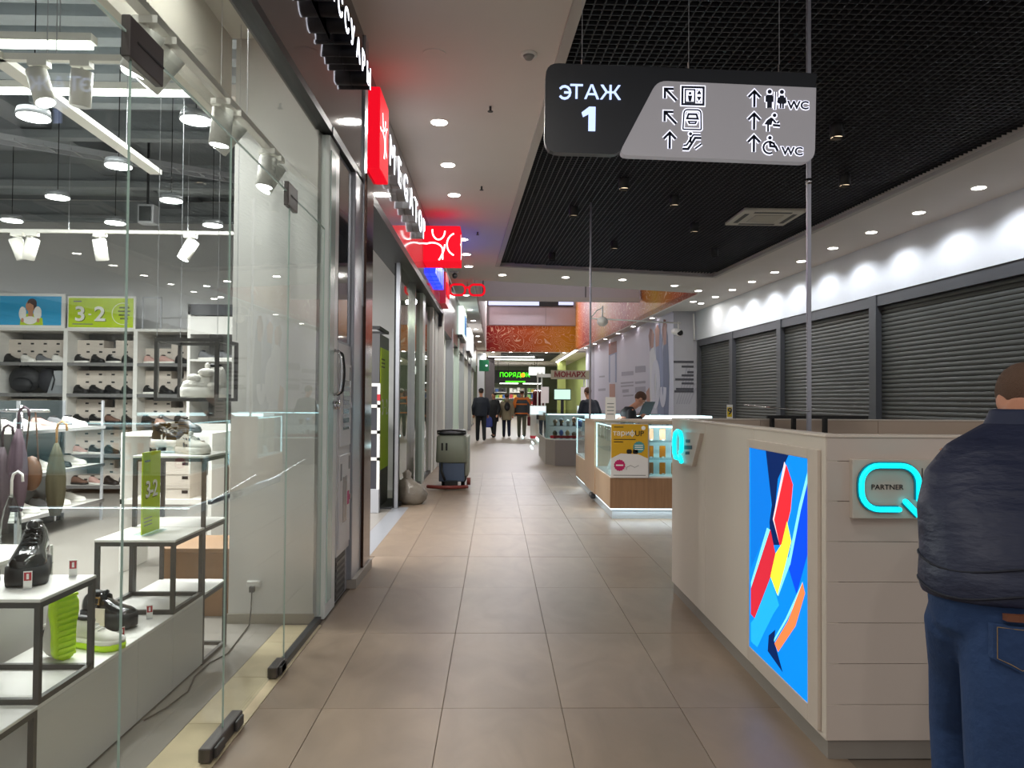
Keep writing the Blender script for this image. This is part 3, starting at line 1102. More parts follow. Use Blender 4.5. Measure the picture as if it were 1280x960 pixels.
row_kinds = {
    (0, 4): ['black', 'white', 'grey', 'white'], (1, 4): ['blackwhite', 'black', 'blackwhite', 'black'], (2, 4): ['pink', 'pink', 'black', 'blackwhite'],
    (1, 3): ['black', 'black', 'black', 'black'], (2, 3): ['blackwhite', 'black', 'black', 'grey'],
    (0, 2): ['white', 'grey', 'white', 'black'], (1, 2): ['black', 'blackwhite', 'brown', 'black'], (2, 2): ['black', 'grey', 'black', 'black'],
    (0, 1): ['white', 'white', 'grey', 'black'], (1, 1): ['pink', 'blackwhite', 'black', 'grey'], (2, 1): ['black', 'black', 'grey', 'black'],
    (0, 0): ['white', 'grey', 'white', 'white'], (1, 0): ['brown', 'pink', 'black', 'grey'], (2, 0): ['black', 'grey', 'black', 'black']}
BAYS = ['left', 'middle', 'right']
for bi in range(3):
    xa, xb = uprights[bi], uprights[bi + 1]
    t = thing('shelf_unit', '%s bay of the white wall shelves full of shoes and boxes' % BAYS[bi], 'shelves', ((xa + xb) / 2, SY0 + .3, 0))
    box('side_panel', (xa, xa + .03, SY0, SY1, 0, 2.42), UNITM, t)
    box('side_panel', (xb - .03, xb, SY0, SY1, 0, 2.42), UNITM, t)
    box('back_panel', (xa + .03, xb - .03, SY1 - .02, SY1, 0, 2.42), mat('grey back board', '#8d8b89', .6), t)
    box('top_panel', (xa, xb, SY0, SY1, 2.42, 2.46), UNITM, t)
    for z in SH_Z:
        sh = box('shelf', (xa + .03, xb - .03, SY0, SY1 - .02, z - .03, z), UNITM, t)
        box('lip', (xa + .03, xb - .03, SY0 - .006, SY0, z - .05, z), LIPM, sh)
    for lev, z in enumerate(SH_Z):
        for c in range(5):
            if bi == 0 and lev == 3:
                continue
            n = random.choice((2, 3, 3, 3)) if lev else random.choice((1, 2, 3))
            if lev == 4 and bi == 0 and c == 2:
                n = 3
            for k in range(n):
                shoe_box(xa + .04 + c * .192 if False else xa + .032 + c * .1935 + random.uniform(-.002, .002) - .004, SY0 + .27, z + k * .1175, BAYS[bi], lev, c, k)
        for c, kd in enumerate(row_kinds.get((bi, lev), [])):
            place_shoe(kd, xa + .18 + c * .235, SY0 + .12, z, -.35 + random.uniform(-.15, .15), '%s from left on the %s shelf, %s bay' % (ORD[c], SHELFN[lev], BAYS[bi]), 'on the %s shelf, %s bay' % (SHELFN[lev], BAYS[bi]))
# side bay beside the white wall
t = thing('shelf_unit', 'narrow white shelf tower with a black top against the pillar wall', 'shelves', (-3.95, 11.0, 0))
box('side_panel', (-4.32, -4.28, 10.6, 11.9, 0, 2.75), WHITE, t)
for z in (.13, .75, 1.42, 1.98):
    box('shelf', (-4.28, -3.0, 10.6, 11.9, z - .03, z), UNITM, t)
for z0, z1 in ((2.33, 2.58), (.78, 1.08), (.13, .36)):
    box('front_board', (-4.28, -3.0, 10.6, 10.62, z0, z1), UNITM, t)
box('back_board', (-4.28, -3.0, 11.3, 11.32, .13, 2.6), mat('grey back board'), t)
box('top_board', (-4.32, -3.0, 10.6, 11.9, 2.6, 2.75), mat('charcoal board', '#33343a', .6), t)
for z, kd in ((1.98, 'grey'), (1.42, 'black')):
    for c in range(2):
        place_shoe(kd, -4.1 + .27 * c, 10.75, z, -.3, ('left' if c == 0 else 'right') + ' one on the narrow shelf tower at height %s' % ('of the eye' if z > 1.9 else 'of the chest' if z > 1 else 'of the knee'), 'on the narrow tower, level %s' % ('top' if z > 1.9 else 'middle' if z > 1 else 'low'))
for k in range(4):
    o = bpy.data.objects.new('shoe_box', box_mesh)
    COL.objects.link(o)
    o.location = (-2.75, 6.35, .6 + .1175 * k)
    tag(o, ['bottom', 'second', 'third', 'topmost'][k] + ' shoe box of the stack on the low bench behind the tallest frame stand', 'box', 'shoe boxes on the low bench')
bn = thing('low_bench', 'white low bench with two dark shoes behind the tallest frame stand', 'bench', (-2.7, 6.5, 0))
box('board', (-3.1, -2.35, 6.3, 6.75, .56, .6), WHITE, bn)
box('board', (-3.1, -2.35, 6.3, 6.75, 1.12, 1.15), WHITE, bn)
for x in (-3.1, -2.38):
    box('side', (x, x + .03, 6.3, 6.75, 0, 1.12), WHITE, bn)
place_shoe('brown', -2.83, 6.45, 1.15, -.9, 'left of the pair on the low white bench', 'on the low bench')
place_shoe('black', -2.6, 6.45, 1.15, -.6, 'right of the pair on the low white bench', 'on the low bench')

# bags on the left bay
bp = thing('backpack', 'black backpack on the second highest shelf of the left bay', 'backpack', (-7.1, 11.5, 1.49))
NYL = mat('black nylon', '#17181c', .6)
MB().ell((-7.1, 11.5, 1.70), (.24, .12, .2), 14, 10).build('body', NYL, bp, True)
MB().ell((-7.1, 11.40, 1.62), (.17, .07, .11), 12, 8).build('pocket', NYL, bp, True)
MB().tube([(-7.16, 11.46, 1.88), (-7.12, 11.45, 1.93), (-7.06, 11.45, 1.93), (-7.02, 11.46, 1.88)], .01, 6).build('handle', NYL, bp, True)
bp2 = thing('backpack', 'dark backpack with loose straps beside the black backpack on the shelf', 'backpack', (-6.8, 11.5, 1.49))
MB().ell((-6.77, 11.55, 1.69), (.17, .12, .19), 14, 10).build('body', mat('charcoal nylon', '#222329', .7), bp2, True)
MB().tube([(-6.68, 11.45, 1.84), (-6.62, 11.42, 1.7), (-6.66, 11.42, 1.54)], .01, 6).build('strap', NYL, bp2, True)
tb = thing('tote_bag', 'pale grey tote bag with a flap at the end of the backpack shelf', 'bag', (-6.52, 11.5, 1.49))
GT = mat('grey tote leather', '#82868a', .5)
MB().prism([(-.17, 0), (.14, 0), (.13, .33), (-.07, .33)], (X1, Z1, -Y1), (-6.57, 11.6, 1.49), 0, .16).build('body', GT, tb)
MB().prism([(-.03, .12), (.13, .12), (.13, .34), (-.07, .34)], (X1, Z1, -Y1), (-6.57, 11.435, 1.49), 0, .01).build('flap', mat('grey flap', '#9a9da0', .5), tb)

# printed headers over the shelves
ph = thing('header_poster', 'blue poster of a woman holding white wings above the left bay', 'poster', (-6.9, 11.3, 2.46))
box('frame', (-7.43, -6.42, 11.30, 11.33, 2.46, 2.97), WHITE, ph)
fr = (X1, Z1, -Y1)
o0 = (-7.36, 11.297, 2.49)
box('print', (-7.37, -6.47, 11.292, 11.30, 2.50, 2.93), mat('sky blue print', '#2fa3d6', .5), ph)
def flat(nm, pts, m, par, org, dz, ax=FRONT, t=.0006):
    MB().prism(pts, ax, Vector(org) + ax[2] * dz, 0, t).build(nm, m, par)
q0 = (-6.93, 11.291, 2.50)
flat('jacket', [(-.14, 0), (.2, 0), (.19, .1), (.08, .17), (-.04, .17), (-.13, .1)], LIME, ph, q0, .000)
flat('neck', [(-.02, .13), (.05, .13), (.05, .22), (-.02, .22)], mat('print skin', '#c79070', .6), ph, q0, .001)
flat('face', arc(.01, .28, .068, 0, 340, 14, .085), mat('print skin'), ph, q0, .002)
flat('hair', arc(.035, .335, .068, -60, 200, 12, .06) + [(-.0, .33), (.05, .3)], mat('print hair', '#46302a', .6), ph, q0, .003)
flat('hair', [(.06, .2), (.1, .24), (.105, .34), (.06, .34)], mat('print hair'), ph, q0, .0035)
flat('wing', arc(-.1, .17, .055, 20, 340, 12, .105), WTX, ph, q0, .004)
flat('wing', arc(.12, .18, .06, 20, 340, 12, .1), WTX, ph, q0, .004)
flat('ruffle', arc(.01, .07, .1, 0, 345, 14, .06), WTX, ph, q0, .0045)
flat('hand', arc(-.1, .07, .022, 0, 340, 8, .035), mat('print skin'), ph, q0, .005)
flat('hand', arc(.13, .07, .022, 0, 340, 8, .035), mat('print skin'), ph, q0, .005)
pg = thing('header_poster', 'lime sale poster with white three and two above the middle bay', 'poster', (-5.9, 11.3, 2.46))
box('frame', (-6.38, -5.38, 11.30, 11.33, 2.46, 2.94), WHITE, pg)
box('print', (-6.36, -5.41, 11.292, 11.30, 2.475, 2.91), LIME, pg)
for ch, x in (('3', -6.19), ('2', -5.90)):
    text('numeral', ch, .30, mat('shadow print'), pg, (x + .012, 11.291, 2.655), FRONT, .0005, bold=.02, sx=1.15)
    text('numeral', ch, .30, WTX, pg, (x, 11.2895, 2.665), FRONT, .0008, bold=.02, sx=1.15)
text('numeral', '-', .16, WTX, pg, (-6.045, 11.2895, 2.68), FRONT, .0008, bold=.01)
box('text_line', (-6.29, -6.17, 11.290, 11.292, 2.85, 2.87), GREYTX, pg)
box('text_line', (-6.30, -6.0, 11.290, 11.292, 2.515, 2.53), GREYTX, pg)
MB().ribbon(arc(-5.56, 2.68, .16, 60, 300, 18), .008, FRONT, (0, 11.291, 0), 0, .0006).build('ring', WTX, pg)
for k, hw_ in enumerate((.075, .09, .08, .06)):
    box('text_line', (-5.54 - hw_, -5.54 + hw_, 11.290, 11.292, 2.76 - .055 * k, 2.785 - .055 * k), mat('olive print', '#5e6b1c', .6), pg)
for x in (-5.2,):
    t = thing('wire_basket_frame', 'empty grey frame box standing on top of the right bay', 'display frame', (-5.2, 11.5, 2.46))
    for a in (-5.33, -5.06):
        box('post', (a, a + .02, 11.4, 11.42, 2.46, 2.95), SILVER, t)
    box('bar', (-5.33, -5.04, 11.4, 11.42, 2.93, 2.95), SILVER, t)

# ---- gondola of white sneakers
gd = thing('shoe_gondola', 'three tier glass and white shoe stand in the middle of the shop', 'display stand', (-4.85, 8.2, 0))
for z in (.24, .66, 1.1):
    sh = box('shelf', (-5.1, -4.62, 7.4, 9.0, z - .025, z), WHITE, gd)
    box('shelf_edge', (-4.62, -4.61, 7.4, 9.0, z - .03, z + .005), CHROME, sh)
box('back_board', (-5.13, -5.1, 7.4, 9.0, .0, 1.4), mat('dark mirror back', '#3f4648', .15), gd)
for y in (7.4, 8.97):
    for x in (-5.1, -4.65):
        box('post', (x, x + .025, y, y + .025, 0, 1.4), SILVER, gd)
gk = [['white', 'white', 'grey', 'white', 'white'], ['white', 'grey', 'white', 'black', 'white'], ['white', 'white', 'pink', 'grey', 'white']]
for lv, z in enumerate((.24, .66, 1.1)):
    for c in range(5):
        w = 'on the %s tier of the glass shoe stand' % ('bottom', 'middle', 'top')[lv]
        place_shoe(gk[lv][c], -4.84, 7.6 + .29 * c, z, .1 + random.uniform(-.2, .2), ORD[c] + ' from the front ' + w, w)

# ---- accessory rail with umbrellas and bags at the left edge
rk = thing('accessory_rack', 'chrome rail with umbrellas and bags at the left edge of the shop', 'rack', (-3.6, 5.6, 0))
MB().cyl((-4.0, 5.6, 1.34), (-3.28, 5.6, 1.34), .012, n=8).build('rail', CHROME, rk, True)
for x in (-3.95, -3.5):
    MB().cyl((x, 5.63, 0), (x, 5.63, 1.38), .014, n=8).build('post', CHROME, rk, True)
MB().box(-4.05, -3.4, 5.5, 5.75, 0, .02).build('foot', DGREY, rk)


def umbrella(x, y, zt, L, m, lab, hook=WPLAS, up=True):
    t = thing('umbrella', lab, 'umbrella', (x, y, zt - L))
    rings = []
    for k in range(7):
        q = k / 6
        r = .012 + .05 * math.sin(PI * min(1, q * .9 + .1)) ** .8
        rings.append([(x + r * (1 + .25 * math.cos(6 * a)) * math.cos(a), y + r * (1 + .25 * math.cos(6 * a)) * math.sin(a), zt - L + (L - .12) * q) for a in [2 * PI * i / 18 for i in range(18)]])
    MB().loft(rings).build('canopy', m, t, True)
    MB().cyl((x, y, zt - L - .04), (x, y, zt - L + .02), .006, n=6).build('tip', CHROME, t)
    MB().tube([(x, y, zt - .14), (x, y, zt - .02), (x + .01, y, zt + .02), (x + .04, y, zt + .04), (x + .07, y, zt + .02), (x + .075, y, zt - .03)], .009, 8).build('handle', hook, t, True)


umbrella(-3.47, 5.55, 1.33, .72, mat('mauve cloth', '#51404a', .7), 'folded mauve umbrella hanging from the chrome rail', mat('mauve cloth'))
umbrella(-3.55, 5.5, 1.2, .7, mat('plum cloth', '#3d3038', .7), 'folded plum umbrella hanging behind the mauve one', mat('plum cloth'))
umbrella(-3.32, 5.25, .89, .62, glass('clear umbrella film', '#e6ebea', .9), 'clear umbrella with white hooked handle standing before the rail', WPLAS)
umbrella(-3.28, 5.7, 1.22, .66, mat('khaki stripe cloth', '#4c4833', .8), 'folded khaki umbrella at the right end of the chrome rail', mat('tan handle', '#b98a4e', .4))
for x, z, m, lab in ((-3.77, .98, mat('blue bag', '#1d6fb0', .4), 'bright blue bag hanging at the left end of the chrome rail'), (-3.66, .85, NYL, 'black shoulder bag hanging beside the bright blue bag'), (-3.40, .88, mat('tan bag', '#5f3d24', .5), 'small tan bag hanging between the umbrellas')):
    t = thing('shoulder_bag', lab, 'bag', (x, 5.6, z - .15))
    MB().ell((x, 5.6, z), (.075, .05, .13), 12, 8).build('body', m, t, True)
    MB().tube([(x - .05, 5.6, z + .08), (x - .02, 5.6, 1.33), (x + .02, 5.6, 1.33), (x + .05, 5.6, z + .08)], .006, 6).build('strap', m, t, True)

# ================================================================ SHOP LIGHTING
def pendant(px, py, Y, lab, w=None):
    c = atY(px, py, Y)
    t = thing('pendant_downlight', lab, 'light', tuple(c))
    MB().cyl(c + Vector((0, 0, .004)), c + Vector((0, 0, .055)), .112, .10, n=20).build('housing', mat('grey lamp can', '#8a8d90', .4, .3), t, True)
    MB().cyl(c - Vector((0, 0, .004)), c + Vector((0, 0, .006)), .102, n=20).build('diffuser', E_PEND, t, True)
    MB().cyl(c + Vector((0, 0, .05)), (c.x, c.y, 4.56), .004, n=5).build('cord', BLACK, t)
    lamp('AREA', c - Vector((0, 0, .02)), w or PENDANT_W, .2, (1, 1, 1), t)


for (px, py, Y, lab) in ((42, 147, 5.2, 'round white pendant lamp left of the sloping rail, near the front'), (245, 151, 5.25, 'round white pendant lamp right of the glass joint, below the track'),
                         (148, 208, 6.3, 'round white pendant lamp just left of the glass joint, under the sloping rail'), (72, 247, 7.3, 'round white pendant lamp below the lighting beam, left of the middle'),
                         (214, 251, 7.4, 'round white pendant lamp beside the hanging speaker'), (15, 276, 8.3, 'round white pendant lamp nearest the left edge'),
                         (144, 279, 8.35, 'round white pendant lamp just above the far track'), (266, 282, 8.4, 'round white pendant lamp next to the pillar wall'),
                         (176, 90, 4.4, 'round white pendant lamp partly behind the upper glass fitting')):
    pendant(px, py, Y, lab, 9 if Y < 4.5 else None)
for px, py, Y in ((-60, 147, 5.2), (-180, 247, 7.3)):
    c = atY(px, py, Y)
    lamp('AREA', c, PENDANT_W * 1.5, .3, (1, 1, 1))


def track(name, p0, p1, lab, w=.035):
    p0, p1 = Vector(p0), Vector(p1)
    t = thing('lighting_track', lab, 'lighting track', tuple((p0 + p1) / 2))
    d = (p1 - p0).normalized()
    n = Vector((-d.y, d.x, 0)) * w / 2
    h = Vector((0, 0, .035))
    MB().add([p0 - n, p0 + n, p1 + n, p1 - n, p0 - n + h, p0 + n + h, p1 + n + h, p1 - n + h], [(0, 1, 2, 3), (4, 7, 6, 5), (0, 4, 5, 1), (1, 5, 6, 2), (2, 6, 7, 3), (3, 7, 4, 0)]).build('rail', SWHITE, t)
    L = (p1 - p0).length
    for k in range(max(2, int(L / 1.1))):
        q = p0 + d * (L * (k + .5) / max(2, int(L / 1.1)))
        MB().cyl(q + h, (q.x, q.y, 4.5), .003, n=5).build('hanger', SILVER, t)
    return t


track('t', (-1.40, 2.2, 2.96), (-1.40, 4.86, 2.96), 'white lighting track running close behind the shop glass', .05)
track('t', (-2.62, 3.9, 3.2), (-2.69, 5.95, 3.2), 'wide pale rail sloping across the upper left of the shop window', .09)
track('t', (-6.5, 8.14, 3.2), (-2.7, 8.14, 3.2), 'white lighting track along the back of the shop before the grey wall')
track('t', (-3.4, 3.95, 3.2), (-1.95, 3.95, 3.2), 'short white lighting track across the shop front with two spots')


def spot(p, aim, lab, on=True, s=1.0, power=None):
    p, aim = Vector(p), Vector(aim).normalized()
    t = thing('track_spotlight', lab, 'spotlight', tuple(p))
    MB().box(p.x - .05 * s, p.x + .05 * s, p.y - .025 * s, p.y + .025 * s, p.z - .03 * s, p.z).build('adapter', SWHITE, t)
    c = p + Vector((0, 0, -.10 * s)) + aim * .03 * s
    MB().cyl(p - Vector((0, 0, .03 * s)), c, .009 * s, n=8).build('stem', SWHITE, t)
    a, b_ = c - aim * .08 * s, c + aim * .10 * s
    MB().cyl(a, b_, .052 * s, n=18).build('barrel', SWHITE, t, True)
    MB().cyl(b_ + aim * .001, b_ + aim * .004, .045 * s, n=18).build('lens', E_PEND if on else mat('unlit lens', '#d9d8d2', .3), t)
    if on:
        lamp('SPOT', b_ + aim * .02, power or SPOT_W, .04, (1, .98, .95), t, aim, 1.5, .7)


for i, (yy, aim, on) in enumerate(((3.0, (-.45, .1, -.8), True), (3.18, (-.65, .05, -.75), True), (3.82, (-.12, .05, -1), True), (3.98, (-.6, .0, -.75), False), (4.58, (-.12, -.05, -1), True), (4.72, (-.4, -.2, -.8), True))):
    spot((-1.40, yy, 2.96), aim, ('white track spot nearest the front, right behind the upper glass fitting', 'white track spot tilted far sideways just past the upper glass fitting', 'white track spot hanging straight down, at the middle of the glass track', 'unlit white track spot tilted away beside the straight one', 'white track spot hanging straight down, near the pillar', 'white track spot tilted to the pillar wall, last along the glass')[i], on, 1.0, (8, 8, 5, 0, 1.6, 1.2)[i])
spot((-2.40, 3.95, 3.2), (.35, -.1, -1), 'lit white spot on the short cross track, left one', True, 1.0)
spot((-2.18, 3.95, 3.2), (-.1, .1, -1), 'unlit white spot on the short cross track, right one', False, 1.0)
for px, aim, on, lab in ((22, (.3, .2, -1), False, 'white spot leaning right on the far track, leftmost'), (40, (-.4, .2, -1), False, 'white spot leaning left on the far track, next to the leftmost'), (125, (.05, .3, -1), False, 'white spot hanging straight on the far track'), (238, (-.4, -.3, -1), True, 'lit white spot on the far track near the pillar wall')):
    c = atY(px, 300, 8.14)
    spot((c.x, 8.14, 3.2), aim, lab, on, 1.25)
for i, (xa, xb, yy, zz) in enumerate(((-4.6, -2.62, 4.85, 3.72), (-5.4, -2.15, 5.65, 3.74))):
    t = thing('tube_light', ('long white tube light under the ribs, the shorter upper one', 'long white tube light behind the two spots, the lower one')[i], 'light', ((xa + xb) / 2, yy, zz))
    box('tube', (xa, xb, yy - .03, yy + .03, zz - .03, zz), E_TUBE, t)
    box('housing', (xa - .02, xb + .02, yy - .04, yy + .04, zz, zz + .05), SWHITE, t)
    for x in (xa + .2, xb - .2):
        MB().cyl((x, yy, zz + .05), (x, yy, 4.4), .004, n=5).build('hanger', SILVER, t)
    lamp('AREA', ((xa + xb) / 2, yy, zz - .05), TUBE_W, xb - xa, (1, 1, 1), t, (0, 0, -1), size_y=.06)
spk = thing('ceiling_speaker', 'small grey box speaker hanging under the shop ceiling', 'speaker', tuple(atY(184, 268, 8.6)))
c = atY(184, 268, 8.6)
box('cabinet', (c.x - .09, c.x + .09, 8.55, 8.7, c.z - .11, c.z + .11), SILVER, spk, .01)
box('grille', (c.x - .065, c.x + .065, 8.54, 8.552, c.z - .085, c.z + .08), mat('dark mesh', '#3c3f40', .7), spk)
box('bracket', (c.x - .01, c.x + .01, 8.6, 8.62, c.z + .1, 4.5), DGREY, spk)
ct = thing('cable_tray', 'grey ladder cable tray crossing below the shop ceiling', 'cable tray', (-5.6, 7.2, 4.0))
for dy in (0, .22):
    MB().add([(-6.6, 6.4 + dy, 4.0), (-6.6, 6.42 + dy, 4.0), (-2.9, 8.92 + dy, 4.0), (-2.9, 8.9 + dy, 4.0), (-6.6, 6.4 + dy, 4.06), (-6.6, 6.42 + dy, 4.06), (-2.9, 8.92 + dy, 4.06), (-2.9, 8.9 + dy, 4.06)], [(0, 1, 2, 3), (4, 7, 6, 5), (0, 4, 5, 1), (1, 5, 6, 2), (2, 6, 7, 3), (3, 7, 4, 0)]).build('side_rail', SILVER, ct)
for k in range(18):
    x = -6.5 + .205 * k
    y = 6.4 + (x + 6.6) * .6757
    box('rung', (x, x + .02, y, y + .24, 4.01, 4.03), SILVER, ct)
dt = MB().cyl((-9, 10.3, 4.3), (-1.8, 10.3, 4.3), .12, n=16).build('ventilation_duct', mat('galvanised duct', '#8f9598', .4, .6), None, True)
tag(dt, 'round galvanised ventilation duct across the back of the shop ceiling', 'duct')
# ================================================================ SECOND SHOP FRONT AND BEYOND (left side)
struct('wall_fascia', MB().box(GX - .35, GX - .02, 6.25, 16.4, 3.33, CZ), FASC2)
struct('trim_11', MB().box(GX - .36, GX - .01, 6.5, 16.4, 3.25, 3.34), mat('charcoal profile'))
struct('trim_12', MB().box(-1.36, -1.29, 10.02, 10.16, 0, 3.26), mat('charcoal profile'))
struct('trim_13', MB().box(-1.33, -1.285, 9.97, 10.02, 0, 3.26), ALU)
# red cube sign and lit letters
EMB = mat('emblem white glow', '#ffffff', .5, emit=1.6, ecol='#fff2f2')
rc = thing('cube_sign', 'glowing red cube sign with white curves at the start of the silver fascia', 'sign', (GX, 7.1, 3.9))
box('cube', (GX - .02, GX + .10, 6.60, 7.14, 3.48, 4.2), E_RED, rc, .008)


def emblem(par, org, ax, s):
    """white curved strokes of the emblem on a square of half size s"""
    for pts in (arc(-.15 * s, .62 * s, .3 * s, 170, 360, 12, .42 * s), arc(0.75 * s, -.02 * s, .5 * s, 250, 110, 12, .55 * s),
                [(-.95 * s, .02 * s)] + arc(-.45 * s, -.3 * s, .5 * s, 120, 10, 8, .35 * s) + [(.05 * s, -.75 * s)],
                [(-.15 * s, -.75 * s)] + [(-.1 * s + .25 * s * math.sin(k / 6 * 1.5), -.75 * s + .72 * s * k / 6) for k in range(7)]):
        MB().ribbon(pts, .07 * s, ax, org, .001, .004).build('stroke', EMB, par)


emblem(rc, (GX + .10, 6.87, 3.84), FACE_PX, .26)
mg = thing('shop_sign', 'white lit raised latin letters along the silver fascia after the red cube', 'sign', (GX - .02, 8.8, 3.85))
raised_letters(mg, [('M', .66), ('E', .5), ('G', .6), ('A', .56), ('T', .5), ('O', .62), ('P', .5)], E_LET, SILVER, .43, FACE_PX, (GX - .02, 7.38, 3.90), .09, sx=1.35)
rc2 = thing('cube_sign', 'glowing red projecting box sign with white curves facing down the corridor', 'sign', (GX + .2, 11.9, 3.9))
box('cube', (GX - .02, GX + .56, 11.8, 12.36, 3.60, 4.17), E_RED, rc2, .006)
emblem(rc2, (GX + .27, 11.8, 3.885), FRONT, .33)
emblem(rc2, (GX + .56, 12.08, 3.885), FACE_PX, .26)
bl = thing('shop_sign', 'blue glowing letters on the silver fascia behind the red projecting box', 'sign', (GX, 13.9, 3.8))
E_BLUE = mat('blue letter glow', '#2038e8', .4, emit=1.6, ecol='#1c38ff')
for k in range(5):
    MB().box(GX - .02, GX + .08, 13.0 + .42 * k, 13.3 + .42 * k, 3.62, 4.0).build('letter', E_BLUE, bl)
rd = thing('shop_sign', 'red glowing upright sign board at the end of the silver fascia', 'sign', (GX, 15.8, 3.8))
box('board', (GX - .02, GX + .10, 15.35, 16.3, 3.4, 4.05), mat('red board', '#a81420', .4, emit=.25), rd)
for k in range(3):
    box('letter', (GX + .10, GX + .12, 15.45 + .3 * k, 15.65 + .3 * k, 3.6, 3.85), E_RED, rd)
gl = thing('glasses_sign', 'red neon spectacles sign projecting over the shops further on', 'sign', (-.75, 19.0, 4.1))
for cx in (-.99, -.50):
    MB().ribbon(rrect(cx - .19, cx + .19, 4.07, 4.34, .11), .05, FRONT, (0, 19.0, 0), 0, .05, True).build('rim', E_RED, gl)
MB().ribbon([(-.82, 4.24), (-.745, 4.27), (-.67, 4.24)], .05, FRONT, (0, 19, 0), 0, .05).build('bridge', E_RED, gl)
MB().ribbon([(-1.22, 4.3), (-1.14, 4.3)], .05, FRONT, (0, 19, 0), 0, .05).build('temple', E_RED, gl)
MB().cyl((-.745, 19.02, 4.3), (-.745, 19.02, CZ), .012, n=6).build('hanger', CHROME, gl)

# glass wall of that shop and the shops behind it
win2 = struct('window_2', MB().box(-1.35, -1.27, 10.16, 16.4, 0, .05), mat('charcoal profile'))
JAMB = mat('pale green jamb', '#c9d8d0', .3)
YG = glass('tinted shop glass', '#d3dccb', 1.0)
for a, b_ in ((10.18, 11.6), (11.62, 12.8), (13.3, 14.7)):
    MB().box(-1.314, -1.306, a, b_, .05, 3.25).build('pane', YG, win2)
for a, b_, m in ((12.8, 13.25, JAMB), (14.75, 15.1, WPLAS), (15.4, 16.3, W_WALL), (11.6, 11.62, CHROME)):
    MB().box(-1.37, -1.25, a, b_, 0, 3.26).build('mullion', m, win2)
WARM = mat('warm shop back', '#b8ae8d', .7, emit=0)
struct('wall_back', MB().box(-4, -1.36, 16.3, 16.45, 0, 4.4), W_WALL)
struct('wall_left', MB().box(-3.6, -3.5, 12.1, 44, 0, 4.4), WARM)
struct('ceiling', MB().box(-3.6, -1.2, 12.1, 44, 3.9, 4.0), W_CEIL)
struct('floor', MB().box(-3.6, -1.36, 11.95, 44, -.1, 0.0), SHOPFLOOR)
# mannequin-like dark displays behind the tinted glass
for i, (x, y, h) in enumerate(((-2.1, 11.2, 1.5), (-2.3, 12.6, 1.7))):
    t = thing('coat_stand', 'dark coats on a stand behind the tinted glass, %s one' % ('nearer', 'further')[i], 'clothes stand', (x, y, 0))
    MB().cyl((x, y, 0), (x, y, h + .1), .02, n=8).build('post', DGREY, t)
    MB().cyl((x, y, 0), (x, y, .02), .2, n=16).build('foot', DGREY, t)
    MB().loft([[(x + r * math.cos(a), y + r * .6 * math.sin(a), z) for a in [2 * PI * k / 12 for k in range(12)]] for z, r in ((h - 1.0, .26), (h - .5, .22), (h - .12, .24), (h, .07))]).build('coat', mat('olive coat cloth', '#4a4a3a', .9), t, True)

wy = 16.4
win3 = None
fr_cols = ['#2a2b30', '#4b4d55', '#26272c', '#3a3c44', '#55565e']
k = 0
for (a, b_) in ((16.45, 19.8), (20.1, 23.0), (23.3, 26.6), (26.9, 30.4), (30.7, 34.5), (34.8, 43.5)):
    k += 1
    w = struct('window_%d' % (2 + k), MB().box(-1.34, -1.27, a, b_, 0, .08), mat('charcoal profile'))
    n = 3
    for j in range(n):
        ya, yb = a + (b_ - a) * j / n, a + (b_ - a) * (j + 1) / n
        MB().box(-1.31, -1.302, ya + .03, yb - .03, .08, 3.0).build('pane', GLASS, w)
        MB().box(-1.36, -1.26, ya - .03, ya + .03, 0, 3.0).build('mullion', (ALU, JAMB, WPLAS)[j], w)
    MB().box(-1.45, -1.14, a - .28, a, 0, 3.3).build('pillar', (W_WALL, ALU, JAMB, SILVER, W_WALL, ALU)[k - 1], w)
    struct('wall_fascia', MB().box(-1.5, GX - .03, a - .3, b_, 3.0, CZ), mat('fascia %d' % k, fr_cols[k % 5], .3, .3))
    lt = thing('strip_light', 'long ceiling light inside the %s shop behind the glasses sign' % ('first', 'second', 'third', 'fourth', 'fifth', 'last')[k - 1], 'light', (-2.4, (a + b_) / 2, 3.85))
    box('diffuser', (-2.5, -2.3, a + .4, b_ - .4, 3.84, 3.88), E_TUBE, lt)
    lamp('AREA', (-2.4, (a + b_) / 2, 3.82), 35, .2, (1, 1, .97), lt, (0, 0, -1), size_y=(b_ - a) * .7)
for i, (a, b_, z0, z1, c_) in enumerate(((23.0, 25.6, 3.42, 4.3, '#dff5ea'), (29.6, 33.5, 3.35, 4.25, '#ffffff'))):
    lb = thing('light_box', ('pale green and blue lit box sign past the spectacles', 'white lit box sign at the far end of the left shops')[i], 'sign', (GX, (a + b_) / 2, 3.9))
    box('face', (GX - .025, GX + .12, a, b_, z0, z1), mat('lit panel %d' % i, c_, .5, emit=1.1), lb)
    box('rim', (GX - .025, GX + .10, a - .05, b_ + .05, z0 - .08, z0), DGREY, lb)
    if i == 0:
        for j in range(4):
            box('figure', (GX + .12, GX + .13, a + 1.0 + .35 * j, a + 1.25 + .35 * j, z0 + .1, z1 - .15), mat('blue figure', '#3f86c9', .5, emit=.5), lb)

